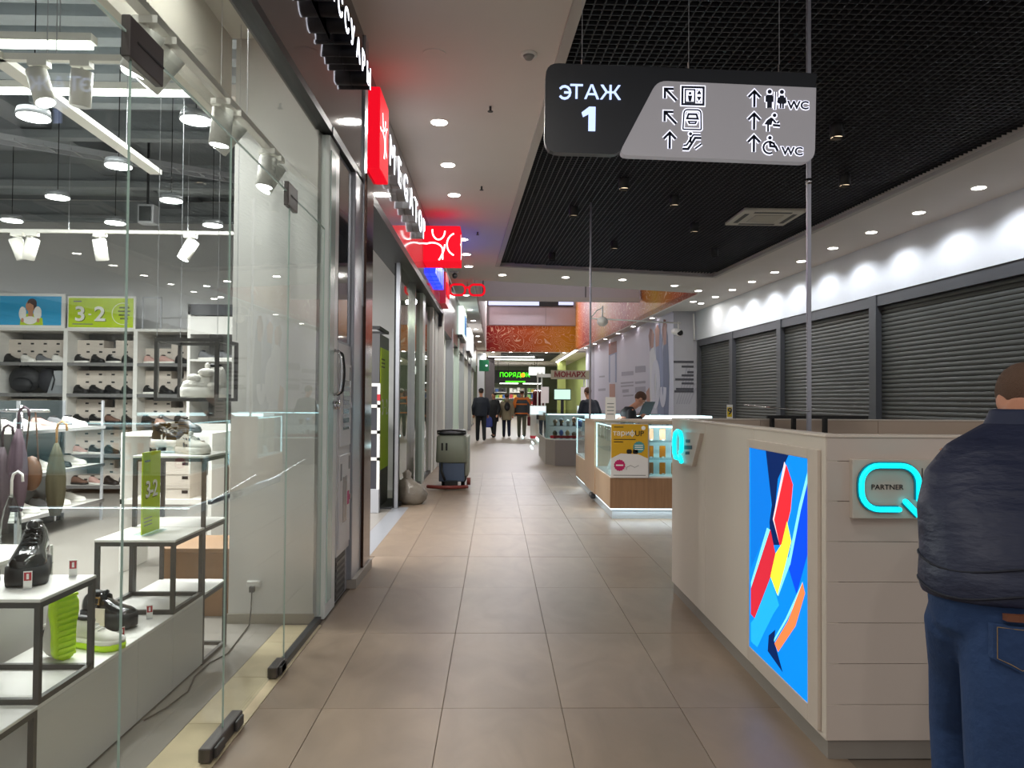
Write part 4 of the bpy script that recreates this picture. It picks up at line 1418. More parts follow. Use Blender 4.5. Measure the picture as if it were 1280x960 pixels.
# inside the second shop: gate, advert stand
gt = thing('security_gate', 'white framed anti theft gate with dark panels in the shop entrance', 'gate', (-1.6, 9.6, 0))
box('base', (-1.74, -1.47, 9.56, 9.66, 0.0, .30), SILVER, gt, .004)
box('post', (-1.505, -1.47, 9.58, 9.63, .3, 1.60), WPLAS, gt)
box('post', (-1.75, -1.715, 9.58, 9.63, .3, 1.60), WPLAS, gt)
for z in (.66, 1.0, 1.33, 1.60):
    box('cross_bar', (-1.75, -1.47, 9.58, 9.63, z, z + .04), WPLAS, gt)
for z in (.3, .7, 1.04, 1.37):
    box('panel', (-1.715, -1.505, 9.595, 9.61, z, z + (.36, .30, .29, .23)[int((z > .5) + (z > .9) + (z > 1.2))]), mat('smoke panel', '#3a3a40', .3), gt)
box('red_band', (-1.506, -1.468, 9.575, 9.635, 1.42, 1.5), REDTX, gt)
st = thing('advert_stand', 'tall dark grey advert stand with a lime sale poster in the entrance', 'stand', (-1.75, 10.3, 0))
box('body', (-1.95, -1.53, 9.9, 10.75, 0.0, 2.3), mat('stand grey', '#4a494b', .4), st)
for b6 in ((-1.95, -1.53, 9.9, 9.95, 2.36, 2.40), (-1.95, -1.53, 10.7, 10.75, 2.36, 2.40), (-1.95, -1.9, 9.95, 10.7, 2.36, 2.40), (-1.58, -1.53, 9.95, 10.7, 2.36, 2.40)):
    box('top_rim', b6, BLACK, st)
po = box('poster', (-1.53, -1.52, 9.95, 10.7, .5, 2.12), LIME, st)
text('numeral', '3', .3, WTX, st, (-1.518, 10.14, 1.32), FACE_PX, .001, bold=.01)
text('numeral', '-', .2, WTX, st, (-1.518, 10.33, 1.34), FACE_PX, .001)
text('numeral', '2', .3, WTX, st, (-1.518, 10.51, 1.32), FACE_PX, .001, bold=.01)
for k in range(3):
    box('text_line', (-1.52, -1.5185, 10.0, 10.3, 1.86 + .05 * k, 1.88 + .05 * k), mat('olive print', '#5e6b1c', .6), st)
mt = box('entrance_mat', (-1.9, -1.36, 9.9, 10.9, 0.0, .012), mat('dark mat', '#3a3a3c', .9))
tag(mt, 'dark entrance mat on the floor in front of the advert stand', 'mat')
el = thing('recessed_light', 'round recessed light over the second shop entrance', 'light', (-1.8, 8.0, 3.9))
struct('ceiling', MB().box(-2.25, -1.36, 6.25, 11.9, 3.95, 4.05), W_CEIL)
MB().cyl((-1.8, 8.0, 3.93), (-1.8, 8.0, 3.95), .09, n=16).build('diffuser', E_DOWN, el)
lamp('AREA', (-1.8, 8.0, 3.9), 32, .2, (1, .98, .95), el)

# bag and scrubber
bg = thing('rubbish_bag', 'translucent grey rubbish bag slumped against the dark shop corner', 'bag', (-1.2, 10.45, 0))
mb = MB()
rs = random.Random(3)
rings = []
for z, r in ((.0, .16), (.05, .2), (.14, .21), (.24, .17), (.31, .10), (.36, .05), (.42, .06), (.46, .02)):
    rings.append([(-1.16 + (-.06 if z > .3 else 0) + r * (1 + rs.uniform(-.14, .14)) * math.cos(a), 10.45 + r * (1 + rs.uniform(-.14, .14)) * math.sin(a), z + rs.uniform(-.01, .01) * (z > .02)) for a in [2 * PI * q / 16 for q in range(16)]])
mb.loft(rings).build('sack', mat('grey film', '#837b70', .25, bump=.6, bscale=16), bg, True)
MB().tube([(-1.24, 10.42, .345), (-1.22, 10.38, .355), (-1.18, 10.42, .35), (-1.21, 10.47, .35), (-1.24, 10.42, .345)], .012, 6).build('knot', mat('grey film'), bg, True)

sc = thing('floor_scrubber', 'grey walk-behind floor scrubber machine parked by the glass shop front', 'scrubber', (-.72, 12.3, 0))
GRN = mat('scrubber grey green plastic', '#858a7c', .45)
GRN2 = mat('scrubber light plastic', '#a3a597', .45)
def rbox(x0, x1, y0, y1, z0, z1, r, tx=0, ty=0, n=4):
    """upright box with rounded plan corners tapering by tx, ty at the top"""
    base = rrect(x0, x1, y0, y1, r, n)
    cx, cy = (x0 + x1) / 2, (y0 + y1) / 2
    mbb = MB()
    sx, sy = 1 - tx, 1 - ty
    mbb.loft([[(cx + (p[0] - cx) * q, cy + (p[1] - cy) * q, z) for p in base] for q, z in ((.96, z0), (1, z0 + .02))] + [[(cx + (p[0] - cx) * sx, cy + (p[1] - cy) * sy, z) for p in base] for z in (z1 - .03,)] + [[(cx + (p[0] - cx) * sx * .9, cy + (p[1] - cy) * sy * .93, z1) for p in base]])
    return mbb


rbox(-.96, -.46, 12.1, 13.0, .42, .86, .07, .04).build('tank', GRN, sc, True)
rbox(-.92, -.5, 12.12, 12.95, .86, .93, .07).build('lid', mat('scrubber black lid', '#22262a', .4), sc, True)
rbox(-.50, -.44, 12.2, 13.05, .2, .84, .02).build('side_panel', GRN2, sc, True)
box('front_panel', (-.90, -.50, 12.12, 12.3, .12, .42), mat('blue grey panel', '#4c5a72', .4), sc, .01)
box('chassis', (-.92, -.48, 12.3, 13.0, .1, .42), mat('scrubber black', '#1d1e20', .5), sc, .01)
for x in (-.86, -.54):
    MB().cyl((x - .03, 12.6, .1), (x + .03, 12.6, .1), .1, n=18).build('wheel', RUB, sc, True)
MB().tube([(-1.08 + .64 * q, 12.04 - .12 * math.sin(PI * q), .05) for q in [k / 12 for k in range(13)]], .028, 8).build('squeegee', mat('red brown rubber', '#7c322b', .5), sc, True)
box('squeegee_bracket', (-.8, -.6, 11.96, 12.14, .07, .14), BLACK, sc)
MB().cyl((-.46, 12.2, .12), (-.40, 12.2, .12), .06, n=14).build('guard_roller', mat('red brown rubber'), sc, True)
for x in (-.87, -.80):
    box('vent', (x, x + .03, 12.088, 12.11, .62, .74), BLACK, sc)
MB().tube([(-.86, 12.1, .42), (-.86, 12.02, .3), (-.8, 12.0, .15)], .02, 8).build('hose', BLACK, sc, True)
MB().tube([(-.93, 12.2, .88), (-.93, 12.08, .93), (-.71, 12.05, .95), (-.49, 12.08, .93), (-.49, 12.2, .88)], .015, 8).build('handle', BLACK, sc, True)

# ================================================================ CEILING FITTINGS OF THE CORRIDOR
def downlight(x, y, z, lab, w=None, r=.085, group=None, col=(1, .97, .92), lit=True, wash=False):
    t = thing('downlight', lab, 'light', (x, y, z), 0, group)
    MB().cyl((x, y, z - .006), (x, y, z + .002), r + .016, n=20).build('ring', SWHITE, t)
    MB().cyl((x, y, z - .010), (x, y, z - .006), r, n=20).build('diffuser', E_DOWN, t)
    if lit and wash:
        lamp('SPOT', (x, y, z - .03), w or SOFFIT_W, .05, col, t, (0, 0, -1), 2.55, .5)
    elif lit:
        lamp('AREA', (x, y, z - .014), w or DOWN_W, .16, col, t)
    return t


on_ = ['nearest', 'second', 'third', 'fourth', 'fifth', 'sixth']
for i, y in enumerate((8.03, 9.5, 10.91, 13.95, 15.4, 16.8)):
    downlight(-.63, y, CZ, '%s round downlight in the white ceiling over the left shop fronts' % on_[i].capitalize())
for i, y in enumerate((-1.4, .4, 2.2)):  # unseen downlights added to light the near end of the corridor
    downlight(.0, y - .5, CZ, '%s unseen downlight added to the corridor ceiling behind the viewpoint' % ('furthest', 'middle', 'nearest')[i], group='added downlights behind the viewpoint')
for i, y in enumerate((21.5, 25, 28.5, 32, 35.5, 39)):
    downlight(-.88, y, CZ, '%s small downlight in the narrow left soffit beside the atrium' % on_[i], 14, group='left soffit downlights')
names = ['nearest', 'second', 'third', 'fourth', 'fifth', 'sixth', 'seventh', 'eighth', 'ninth', 'tenth']
for i in range(-4, 9):
    y = 10.2 + 1.39 * i
    x = 6.653 - .036 * (y - 10.2)
    downlight(x, y, CZ, ('%s downlight of the row in the white soffit before the shutters' % names[i].capitalize()) if i >= 0 else '%s downlight before the first visible one of the shutter soffit row' % ('fourth', 'third', 'second', 'first')[i + 4], SOFFIT_W, group=None if i >= 0 else 'shutter soffit downlights outside the frame', col=(.90, .94, 1), wash=True)
for i, (x, y) in enumerate(((.133, 17.92), (1.67, 18.17), (3.1, 18.44), (4.6, 19.3))):
    downlight(x, y, CZ, '%s downlight in the cross soffit beyond the black grid, from the left' % on_[i].capitalize())
for i, (x, y) in enumerate(((5.456, 20.18), (6.243, 22.8), (5.9, 22.4))):
    downlight(x, y, CZ, ('downlight at the corner of the soffit by the orange banner', 'downlight above the lettered grey panel, right', 'downlight above the lettered grey panel, left')[i], 8)
for i in range(6):
    y = 27 + 3.2 * i
    downlight(5.68 - .03 * (y - 25), y, CZ, '%s small downlight over the mural wall along the soffit' % on_[i], 30, group='mural soffit downlights', lit=False)
sd = thing('smoke_detector', 'white round smoke detector on the ceiling left of the hanging sign', 'smoke detector', (.06, 6.45, CZ))
c = atZ(661, 67, CZ)
MB().cyl((c.x, c.y, CZ - .02), (c.x, c.y, CZ), .07, n=20).build('base', SWHITE, sd, True)
MB().cyl((c.x, c.y, CZ - .05), (c.x, c.y, CZ - .02), .03, .05, n=16).build('chamber', mat('grey chamber', '#8f8c88', .5), sd, True)
c = atZ(543, 67, CZ)
sp = thing('ceiling_speaker', 'flat round white speaker in the ceiling left of the smoke detector', 'speaker', tuple(c))
MB().cyl((c.x, c.y, CZ - .008), (c.x, c.y, CZ), .10, n=24).build('grille', W_CEIL, sp)
for i, (px, py) in enumerate(((613, 136), (602, 236), (597, 293))):
    c = atZ(px, py - 3, CZ)
    t = thing('sprinkler', '%s small sprinkler head in the white corridor ceiling' % ('nearest', 'middle', 'furthest')[i], 'sprinkler', tuple(c))
    MB().cyl((c.x, c.y, CZ - .05), (c.x, c.y, CZ), .012, n=8).build('stem', DGREY, t)
    MB().cyl((c.x, c.y, CZ - .055), (c.x, c.y, CZ - .05), .028, n=12).build('deflector', DGREY, t)
# black cylinder spots inside the grid
for i, (px, py, on) in enumerate(((717, 270, .5), (780, 236, 1.4), (843, 257, .7), (868, 290, .5), (768, 311, .4), (1046, 172, 1.2), (1056, 232, .9), (690, 325, 0), (893, 320, 0))):
    c = atZ(px, py, GZ - .14)
    t = thing('grid_spotlight', 'black cylinder spotlight in the dark grid, number %d counted from %s' % (i, '') if False else ('black cylinder spot low left in the grid, above the thin pole', 'brightest black cylinder spot just under the hanging sign', 'black cylinder spot left of the air conditioning cassette', 'black cylinder spot below the one left of the cassette', 'dim black cylinder spot near the far grid edge, middle', 'lit black cylinder spot right of the hanging sign', 'black cylinder spot right of the chrome pole', 'unlit black cylinder spot at the far left grid corner', 'unlit black cylinder spot at the far right of the grid')[i], 'spotlight', tuple(c))
    MB().cyl((c.x, c.y, c.z), (c.x, c.y, GZ + .12), .075, n=16).build('can', BLACK, t, True)
    MB().cyl((c.x, c.y, c.z - .004), (c.x, c.y, c.z), .06, n=16).build('lens', mat('spot lens %.1f' % on, '#ffe2bd' if on else '#222222', .4, emit=on), t)
    for k in range(3):
        box('louvre', (c.x - .06, c.x + .06, c.y - .045 + .04 * k, c.y - .037 + .04 * k, c.z - .02, c.z - .004), BLACK, t)
ac = thing('air_conditioner', 'white ceiling cassette air conditioner in the black grid', 'air conditioner', (4.35, 12.15, GZ))
AW = mat('cassette plastic', '#d6cfc0', .5)
x0, x1, y0, y1 = 3.87, 4.87, 11.65, 12.65
zc = GZ - .05
box('panel', (x0, x1, y0, y1, zc, zc + .05), AW, ac, .01)
box('grille', (x0 + .27, x1 - .27, y0 + .27, y1 - .27, zc - .006, zc), mat('cassette grille', '#b0a99b', .6), ac)
for k in range(7):
    box('grille_slat', (x0 + .28, x1 - .28, y0 + .29 + .06 * k, y0 + .315 + .06 * k, zc - .012, zc - .006), AW, ac)
for b6 in ((x0 + .2, x1 - .2, y0 + .08, y0 + .15), (x0 + .2, x1 - .2, y1 - .15, y1 - .08), (x0 + .08, x0 + .15, y0 + .2, y1 - .2), (x1 - .15, x1 - .08, y0 + .2, y1 - .2)):
    box('outlet', b6 + (zc - .004, zc + .001), mat('dark outlet', '#55524c', .6), ac)
# small dome camera over the left shops
cc = thing('security_camera', 'small dark camera under the ceiling before the red spectacles', 'camera', (-.95, 17.5, CZ))
box('bracket', (-1.1, -.9, 17.48, 17.52, CZ - .04, CZ), SILVER, cc)
MB().ell((-.98, 17.5, CZ - .1), (.06, .06, .07), 12, 8).build('housing', DGREY, cc, True)
# ================================================================ HANGING DIRECTION SIGN
SGY = 5.0
S = SGY / FOC / 3.2                                   # metres per unit of the sign drawing
tilt = math.radians(0.6)
SX = Vector((math.cos(tilt), 0, -math.sin(tilt)))
SZ = Vector((math.sin(tilt), 0, math.cos(tilt)))
SAX = (SX, SZ, -Y1)
so = atY(860, 141.25, SGY)
hs = thing('hanging_sign', 'hanging black and grey direction sign with white pictograms over the corridor', 'sign', tuple(so))
NAVYP = mat('sign navy', '#16213a', .4)
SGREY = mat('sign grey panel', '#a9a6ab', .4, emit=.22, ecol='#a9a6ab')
SBLK = mat('sign black panel', '#23262d', .35)


def sp_(pts):
    return [((u - 640) * S, (260 - v) * S) for u, v in pts]


def cornered(pts, rads, n=5):
    out = []
    for i, p in enumerate(pts):
        r = rads[i]
        p = Vector(p)
        if r <= 0:
            out.append(tuple(p))
            continue
        a = (Vector(pts[i - 1]) - p).normalized()
        b = (Vector(pts[(i + 1) % len(pts)]) - p).normalized()
        s, e = p + a * r, p + b * r
        for k in range(n + 1):
            t = k / n
            out.append(tuple(s * (1 - t) ** 2 + p * 2 * t * (1 - t) + e * t * t))
    return out


MB().prism(sp_(cornered([(60, 70), (1166, 84), (1160, 150), (520, 140), (365, 436), (60, 433)], [55, 0, 0, 0, 40, 60])), SAX, so, -.07, 0).build('black_panel', SBLK, hs)
MB().prism(sp_(cornered([(512, 134), (1160, 146), (1157, 452), (358, 440)], [40, 0, 55, 40])), SAX, so, -.06, .012).build('grey_panel', SGREY, hs)
MB().prism(sp_(cornered([(520, 142), (1158, 152), (1153, 446), (366, 434)], [40, 0, 50, 38])), SAX, so, -.078, -.062).build('back_panel', SBLK, hs)
MB().ribbon(sp_([(138 + 23 * math.cos(math.radians(a)), 190 - 25 * math.sin(math.radians(a))) for a in range(145, -146, -29)]), 8.5 * S, SAX, so, 0, .008).ribbon(sp_([(136, 190), (160, 190)]), 8 * S, SAX, so, 0, .008).build('letter_row', E_BLUEW, hs)
text('letter_row', 'ТАЖ', 80 * S, E_BLUEW, hs, so + SX * ((262 - 640) * S) + SZ * ((260 - 190) * S) - Y1 * .004, SAX, .006, sx=1.16)
MB().prism(sp_([(238, 246), (264, 246), (264, 344), (236, 344), (236, 276), (214, 288), (208, 270)]), SAX, so, 0, .008).build('numeral', E_BLUEW, hs)
HALO = mat('pictogram halo glow', '#ffffff', .5, emit=1.3, ecol='#e6e8ff')


def picto(name, strokes, fills=()):
    t = MB()
    o2 = MB()
    for pts, w, closed in strokes:
        t.ribbon(sp_(pts), (w + 9) * S, SAX, so, .012, .0145, closed)
        o2.ribbon(sp_(pts), (w + 2) * S, SAX, so, .012, .0165, closed)
    for pts in fills:
        t.ribbon(sp_(pts), 8 * S, SAX, so, .012, .0145, True)
        o2.prism(sp_(pts), SAX, so, .012, .0165)
    p = t.build(name, HALO, hs, kind='stuff')
    o2.build('symbol', NAVYP, p, kind='stuff')


for vy in (192, 286):
    picto('arrow', [([(590, vy + 22), (545, vy - 24)], 8, False), ([(543, vy + 14), (543, vy - 25), (578, vy - 25)], 8, False)])
for ux, vy in ((565, 378), (907, 200), (907, 292), (907, 383)):
    picto('arrow', [([(ux, vy + 32), (ux, vy - 32)], 8, False), ([(ux - 24, vy - 8), (ux, vy - 33), (ux + 24, vy - 8)], 8, False)])
picto('lift_pictogram', [([(614, 158), (700, 158), (700, 228), (614, 228)], 7, True), ([(626, 168), (664, 168), (664, 220), (626, 220)], 4, True)], [arc(645, 183, 6, 0, 330, 8), [(636, 192), (654, 192), (650, 216), (640, 216)], [(682, 168), (692, 186), (672, 186)], [(682, 214), (692, 196), (672, 196)]])
picto('locker_pictogram', [(cornered([(622, 250), (690, 250), (692, 330), (618, 330)], [16, 16, 4, 4]), 4, True), ([(634, 286), (640, 268), (672, 268), (678, 286)], 6, True), ([(640, 298), (672, 298), (668, 306), (644, 306)], 4, True)])
picto('escalator_pictogram', [([(618, 410), (640, 410), (668, 364), (692, 364)], 8, False), ([(622, 396), (634, 394), (660, 352), (690, 352)], 5, False), ([(650, 360), (648, 384)], 7, False), ([(668, 408), (694, 388)], 5, False)], [arc(649, 348, 7, 0, 330, 8)])
picto('toilet_pictogram', [([(958, 186), (980, 186)], 9, False), ([(956, 186), (956, 210)], 5, False), ([(982, 186), (982, 210)], 5, False), ([(964, 190), (964, 234)], 8, False), ([(974, 190), (974, 234)], 8, False), ([(993, 168), (991, 240)], 3, False), ([(1006, 190), (1002, 212)], 4, False), ([(1032, 190), (1036, 212)], 4, False), ([(1014, 214), (1014, 234)], 6, False), ([(1024, 214), (1024, 234)], 6, False)], [arc(969, 168, 9, 0, 330, 10), arc(1019, 168, 9, 0, 330, 10), [(1011, 182), (1027, 182), (1035, 216), (1003, 216)]])
picto('baby_room_pictogram', [([(978, 276), (996, 296)], 6, False), ([(964, 302), (964, 330)], 6, False), ([(986, 304), (1012, 306)], 8, False), ([(1000, 296), (1008, 290)], 6, False)], [arc(990, 264, 8, 0, 330, 8), [(976, 272), (984, 280), (978, 304), (948, 302), (960, 284)]])
picto('wheelchair_pictogram', [([(972, 368), (974, 390), (996, 392), (1004, 408)], 8, False), (arc(970, 396, 24, 60, 350, 12), 6, False), ([(976, 376), (992, 378)], 5, False)], [arc(972, 356, 8, 0, 330, 8)])
for u, v in ((1086, 222), (1064, 410)):
    t = text('letter_row', 'WC', 46 * S, HALO, hs, so + SX * ((u - 640) * S) + SZ * ((260 - v) * S) - Y1 * .014, SAX, .001, bold=.08, sx=1.08)
    text('letter_row', 'WC', 46 * S, NAVYP, t, so + SX * ((u - 640) * S) + SZ * ((260 - v) * S) - Y1 * .0165, SAX, .001, bold=.03, sx=1.08)
for u in (210, 648, 1022):
    p = so + SX * ((u - 640) * S) + SZ * (190 * S)
    MB().cyl((p.x, SGY + .05, p.z - .03), (p.x, SGY + .05, GZ + .05), .0025, n=6).build('wire', SILVER, hs)
    MB().cyl((p.x, SGY + .05, p.z - .02), (p.x, SGY + .05, p.z + .05), .008, n=8).build('clamp', CHROME, hs)

# ================================================================ ROLLER SHUTTERS
SHM = mat('shutter slat paint', '#50524f', .4, .3)
SHF = mat('shutter frame paint', '#54565a', .4, .3)
ths = math.atan2(1, -.043)
marks = [24.75, 21.6, 18.3, 14.05, 7.2]
snames = ['furthest', 'third nearest', 'second nearest', 'nearest']
for i in range(4):
    ya, yb = marks[i + 1], marks[i]
    t = thing('roller_shutter', 'closed grey roller shutter, the %s of the four along the right wall' % snames[i], 'shutter', (RX((ya + yb) / 2), (ya + yb) / 2, 0))
    def quad(y0, y1, off0, off1, z0, z1):
        return MB().prism([along(y0, off0), along(y1, off0), along(y1, off1), along(y0, off1)], (X1, Y1, Z1), (0, 0, 0), z0, z1)
    quad(ya + .1, yb - .1, .02, .25, 3.24, 3.45).build('shutter_box', SHF, t)
    for y0, y1 in ((ya, ya + .12), (yb - .12, yb)):
        quad(y0, y1, .0, .2, 0, 3.45).build('guide_rail', SHF, t)
    prof = [(0, .0), (.010, .010), (.015, .038), (.010, .068), (0, .078), (-.005, .039)]
    mb = MB()
    dx = (RX(yb) - RX(ya))
    r0_ = [Vector((RX(ya + .12) + .12 - p[0], ya + .12, p[1])) for p in prof]
    r1_ = [Vector((RX(yb - .12) + .12 - p[0], yb - .12, p[1])) for p in prof]
    s0 = mb.loft([r0_, r1_]).build('slat', SHM, t)
    for k in range(1, 41):
        s1 = bpy.data.objects.new('slat', s0.data)
        COL.objects.link(s1)
        s1.parent = t
        s1.location = (0, 0, .081 * k)

# ================================================================ LIGHT WOOD KIOSK ON THE RIGHT
KX, KY0, KY1, KH = 1.345, 3.04, 5.71, 1.315
KP = mat('kiosk cream laminate', '#d3c8bb', .35, var=.03, scale=2)
KIN = mat('kiosk inner laminate', '#d0bba8', .4, var=.03)
kk = thing('kiosk', 'cream panelled kiosk with glowing cyan sign in the right foreground', 'kiosk', (2.4, 4.4, 0))
cuts = [5.71, 4.80, 3.90, 3.04]
for i in range(3):
    box('panel', (KX, KX + .05, cuts[i + 1] + .0015, cuts[i] - .0015, .078, KH - .012), KP, kk, .001)
box('left_core', (KX + .05, KX + .06, KY0 + .02, KY1, .07, KH - .012), BLACK, kk)
pz = [.078, .222, .387, .551, .716, .880, 1.044, 1.207, KH - .012]
for i in range(8):
    for (xa, xb) in ((KX + .004, 2.62), (2.623, 3.9)):
        box('plank', (xa, xb, KY0, KY0 + .04, pz[i] + .001, pz[i + 1] - .001), mat('kiosk front laminate', '#cfc2b8', .35, var=.03, scale=2), kk, .001)
box('front_core', (KX + .05, 3.9, KY0 + .04, KY0 + .06, .07, KH - .012), BLACK, kk)
for xa, xb in ((KX + .06, 2.0), (2.003, 2.9), (2.903, 3.9)):
    box('rear_panel', (xa, xb, KY1 - .06, KY1, .078, KH - .01), KIN, kk, .001)
box('right_panel', (3.85, 3.9, KY0 + .06, KY1 - .06, .078, KH - .012), KIN, kk)
for b6 in ((KX - .004, KX + .075, KY0 - .004, KY1 + .004), (KX + .075, 3.9, KY0 - .004, KY0 + .075), (KX + .075, 3.9, KY1 - .065, KY1 + .004)):
    box('coping', b6 + (KH - .012, KH), mat('kiosk coping', '#dccfc2', .35), kk, .002)
for b6 in ((KX + .012, KX + .04, KY0 + .012, KY1 - .01), (KX + .04, 3.88, KY0 + .012, KY0 + .04), (KX + .04, 3.88, KY1 - .05, KY1 - .01)):
    box('plinth', b6 + (0, .078), mat('grey kick board', '#8d867e', .5), kk)
box('worktop', (KX + .06, 2.0, KY0 + .06, KY0 + .5, .95, .98), KIN, kk)
for (px, y) in ((992, 5.55), (1031, 5.3), (965, 5.6)):
    c = atY(px, 530, y)
    box('bracket', (c.x - .012, c.x + .012, y - .02, y + .02, 1.0, KH + .02), BLACK, kk)
rb = MB()
rb.box(2.0, 2.75, 5.5, 5.53, KH + .005, KH + .03)
rb.build('rail', BLACK, kk)
# backlit poster on the left face
PXX = KX - .012


def onk(u, v, x=None):
    p = atX(820 + u / 2.783, 480 + v / 2.783, PXX if x is None else x)
    return (-p.y, p.z)                                # reader's right is -Y


KAX = FACE_NX
pst = thing('backlit_poster', 'bright blue backlit poster with red, yellow and orange bars on the kiosk', 'poster', (PXX, 3.6, .7))
yA, yB = 3.925, 3.185
for b6 in ((PXX - .004, KX, yA, yA + .03, .10, 1.25), (PXX - .004, KX, yB - .10, yB, .10, 1.25), (PXX - .004, KX, yB, yA, 1.205, 1.25), (PXX - .004, KX, yB, yA, .10, .17)):
    box('frame', b6, mat('poster frame', '#cdbfb1', .4), pst, .002)


def glow(nm, c, e=.95):
    return mat(nm, c, .7, emit=e * 1.12, ecol=c, spec=.05)


def c4(u, v):                                         # the same, read from the lower close-up
    p = atX(880 + u / 3.2, 720 + v / 3.2, PXX)
    return (-p.y, p.z)


def pp(name, pts, m, lvl, low=()):
    P = [onk(*q) for q in pts] + [c4(*q) for q in low]
    P = [(min(max(q[0], -yA), -yB), min(max(q[1], .17), 1.205)) for q in P]
    MB().prism(P, KAX, (PXX, 0, 0), lvl * .0006, lvl * .0006 + .0005).build(name, m, pst)


MB().prism([(-yA, .17), (-yB, .17), (-yB, 1.205), (-yA, 1.205)], KAX, (PXX, 0, 0), -.004, .0004).build('background', glow('poster blue', '#0a86ee', .8), pst)
pp('ribbon', [(331, 217), (383, 228), (400, 330), (398, 480), (331, 640)], glow('poster mid blue', '#0c78dc', .75), 1)
pp('ribbon', [(383, 228), (462, 246), (425, 330), (420, 380), (412, 470), (432, 560), (398, 560), (396, 480), (404, 420)], glow('poster navy', '#0d2c6a', .5), 2)
pp('ribbon', [(528, 310), (535, 330), (535, 590), (490, 732), (462, 640), (500, 420)], glow('poster royal blue', '#0a4af0', .8), 2)
pp('edge', [(528, 308), (500, 420), (460, 620), (468, 630), (505, 440), (530, 340)], glow('poster light cyan', '#7fe0ff', .9), 3)
pp('bar', [(448, 270), (478, 350), (470, 440), (440, 560), (432, 560), (408, 470)], glow('poster pale', '#f6cfd0', .9), 3)
pp('bar', [(455, 280), (478, 350), (470, 440), (440, 560), (432, 560), (413, 472)], glow('poster red', '#ee2a33', .9), 4)
pp('bar', [(458, 478), (473, 548), (425, 735), (400, 668), (418, 590), (440, 555)], glow('poster yellow', '#f6ee3a', .95), 5)
pp('edge', [(462, 600), (425, 735), (428, 738), (470, 625)], glow('poster light cyan', '#7fe0ff', .9), 6)
pp('edge', [(388, 500), (400, 508), (332, 720), (332, 690)], glow('poster light cyan', '#7fe0ff', .9), 4)
pp('bar', [(400, 505), (418, 592), (402, 668), (345, 815), (332, 800), (332, 712)], glow('poster dark red', '#cf2a3a', .8), 5)
pp('ribbon', [(402, 668), (430, 770), (340, 905), (332, 890), (332, 830), (345, 815)], glow('poster sky blue', '#22a8fa', .85), 4, )
pp('ribbon', [], glow('poster sky blue', '#22a8fa', .85), 3, [(190, 190), (270, 60), (300, 110), (240, 230), (215, 285), (190, 262)])
pp('ribbon', [], glow('poster navy', '#0d2c6a', .5), 6, [(262, 238), (288, 215), (284, 262), (318, 385), (258, 300)])
pp('bar', [], glow('poster orange', '#f27c46', .9), 7, [(398, 26), (408, 70), (370, 200), (300, 304), (286, 270), (340, 180)])
pp('edge', [], glow('poster light cyan', '#7fe0ff', .9), 6, [(398, 22), (392, 60), (336, 175), (284, 262), (282, 254), (330, 170)])

# glowing sign board on the front
qs = thing('neon_sign', 'cream sign board with a cyan glowing ring and small black lettering', 'sign', (1.75, KY0 - .03, 1.08))
KS = 3.01 / FOC / 4
qo = atY(960 + 600 / 4, 440 + 677 / 4, 3.01)
qd = lambda pts: [((u - 600) * KS, (677 - v) * KS) for u, v in pts]
QA = (X1, Z1, -Y1)
b0 = qd([(420, 537), (1330, 835)])
MB().box(qo.x + b0[0][0], qo.x + b0[1][0], KY0 - .028, KY0, qo.z + b0[1][1], qo.z + b0[0][1], .002).build('board', mat('sign board laminate', '#cfc3b7', .35), qs)
ring = [(750, 738), (750, 656)] + [(660 + 90 * math.cos(math.radians(a)), 656 - 90 * math.sin(math.radians(a))) for a in range(15, 91, 15)] + [(548 + 90 * math.cos(math.radians(a)), 656 - 90 * math.sin(math.radians(a))) for a in range(90, 181, 15)] + [(548 + 90 * math.cos(math.radians(a)), 696 - 90 * math.sin(math.radians(a))) for a in range(180, 271, 15)] + [(648, 786)]
oq = (qo.x, KY0 - .028, qo.z)


def neon(pts, r=13):
    P = [Vector((oq[0] + u, oq[1] - .016, oq[2] + v)) for u, v in qd(pts)]
    o = MB().tube(P, r * KS, 10)
    o.ell(P[0], (r * KS,) * 3, 10, 8).ell(P[-1], (r * KS,) * 3, 10, 8)
    o = o.build('neon_tube', E_CYAN, qs, True)
    MB().ribbon(qd(pts), 36 * KS, QA, oq, 0, .010).build('tube_backing', mat('teal backing', '#127f92', .4), o)


neon(ring)
neon([(680, 746), (749, 816)], 14)
text('lettering', 'PARTNER', 37 * KS, BLACKTX, qs, (oq[0] + (597 - 600) * KS, KY0 - .029, oq[2]), QA, .001, sx=1.05)
box('divider', (oq[0] + 174 * KS, oq[0] + 178 * KS, KY0 - .030, KY0 - .028, oq[2] - 95 * KS, oq[2] + 97 * KS), BLACKTX, qs)
# the small one on the far corner of the left face
q2 = thing('neon_sign', 'small slanted sign board with cyan glowing ring on the far kiosk corner', 'sign', (KX, 5.3, 1.15))
LX = KX - .02


def l2(u, v, x=LX):
    p = atX(680 + u / 6.4, 440 + v / 6.4, x)
    return (-p.y, p.z)


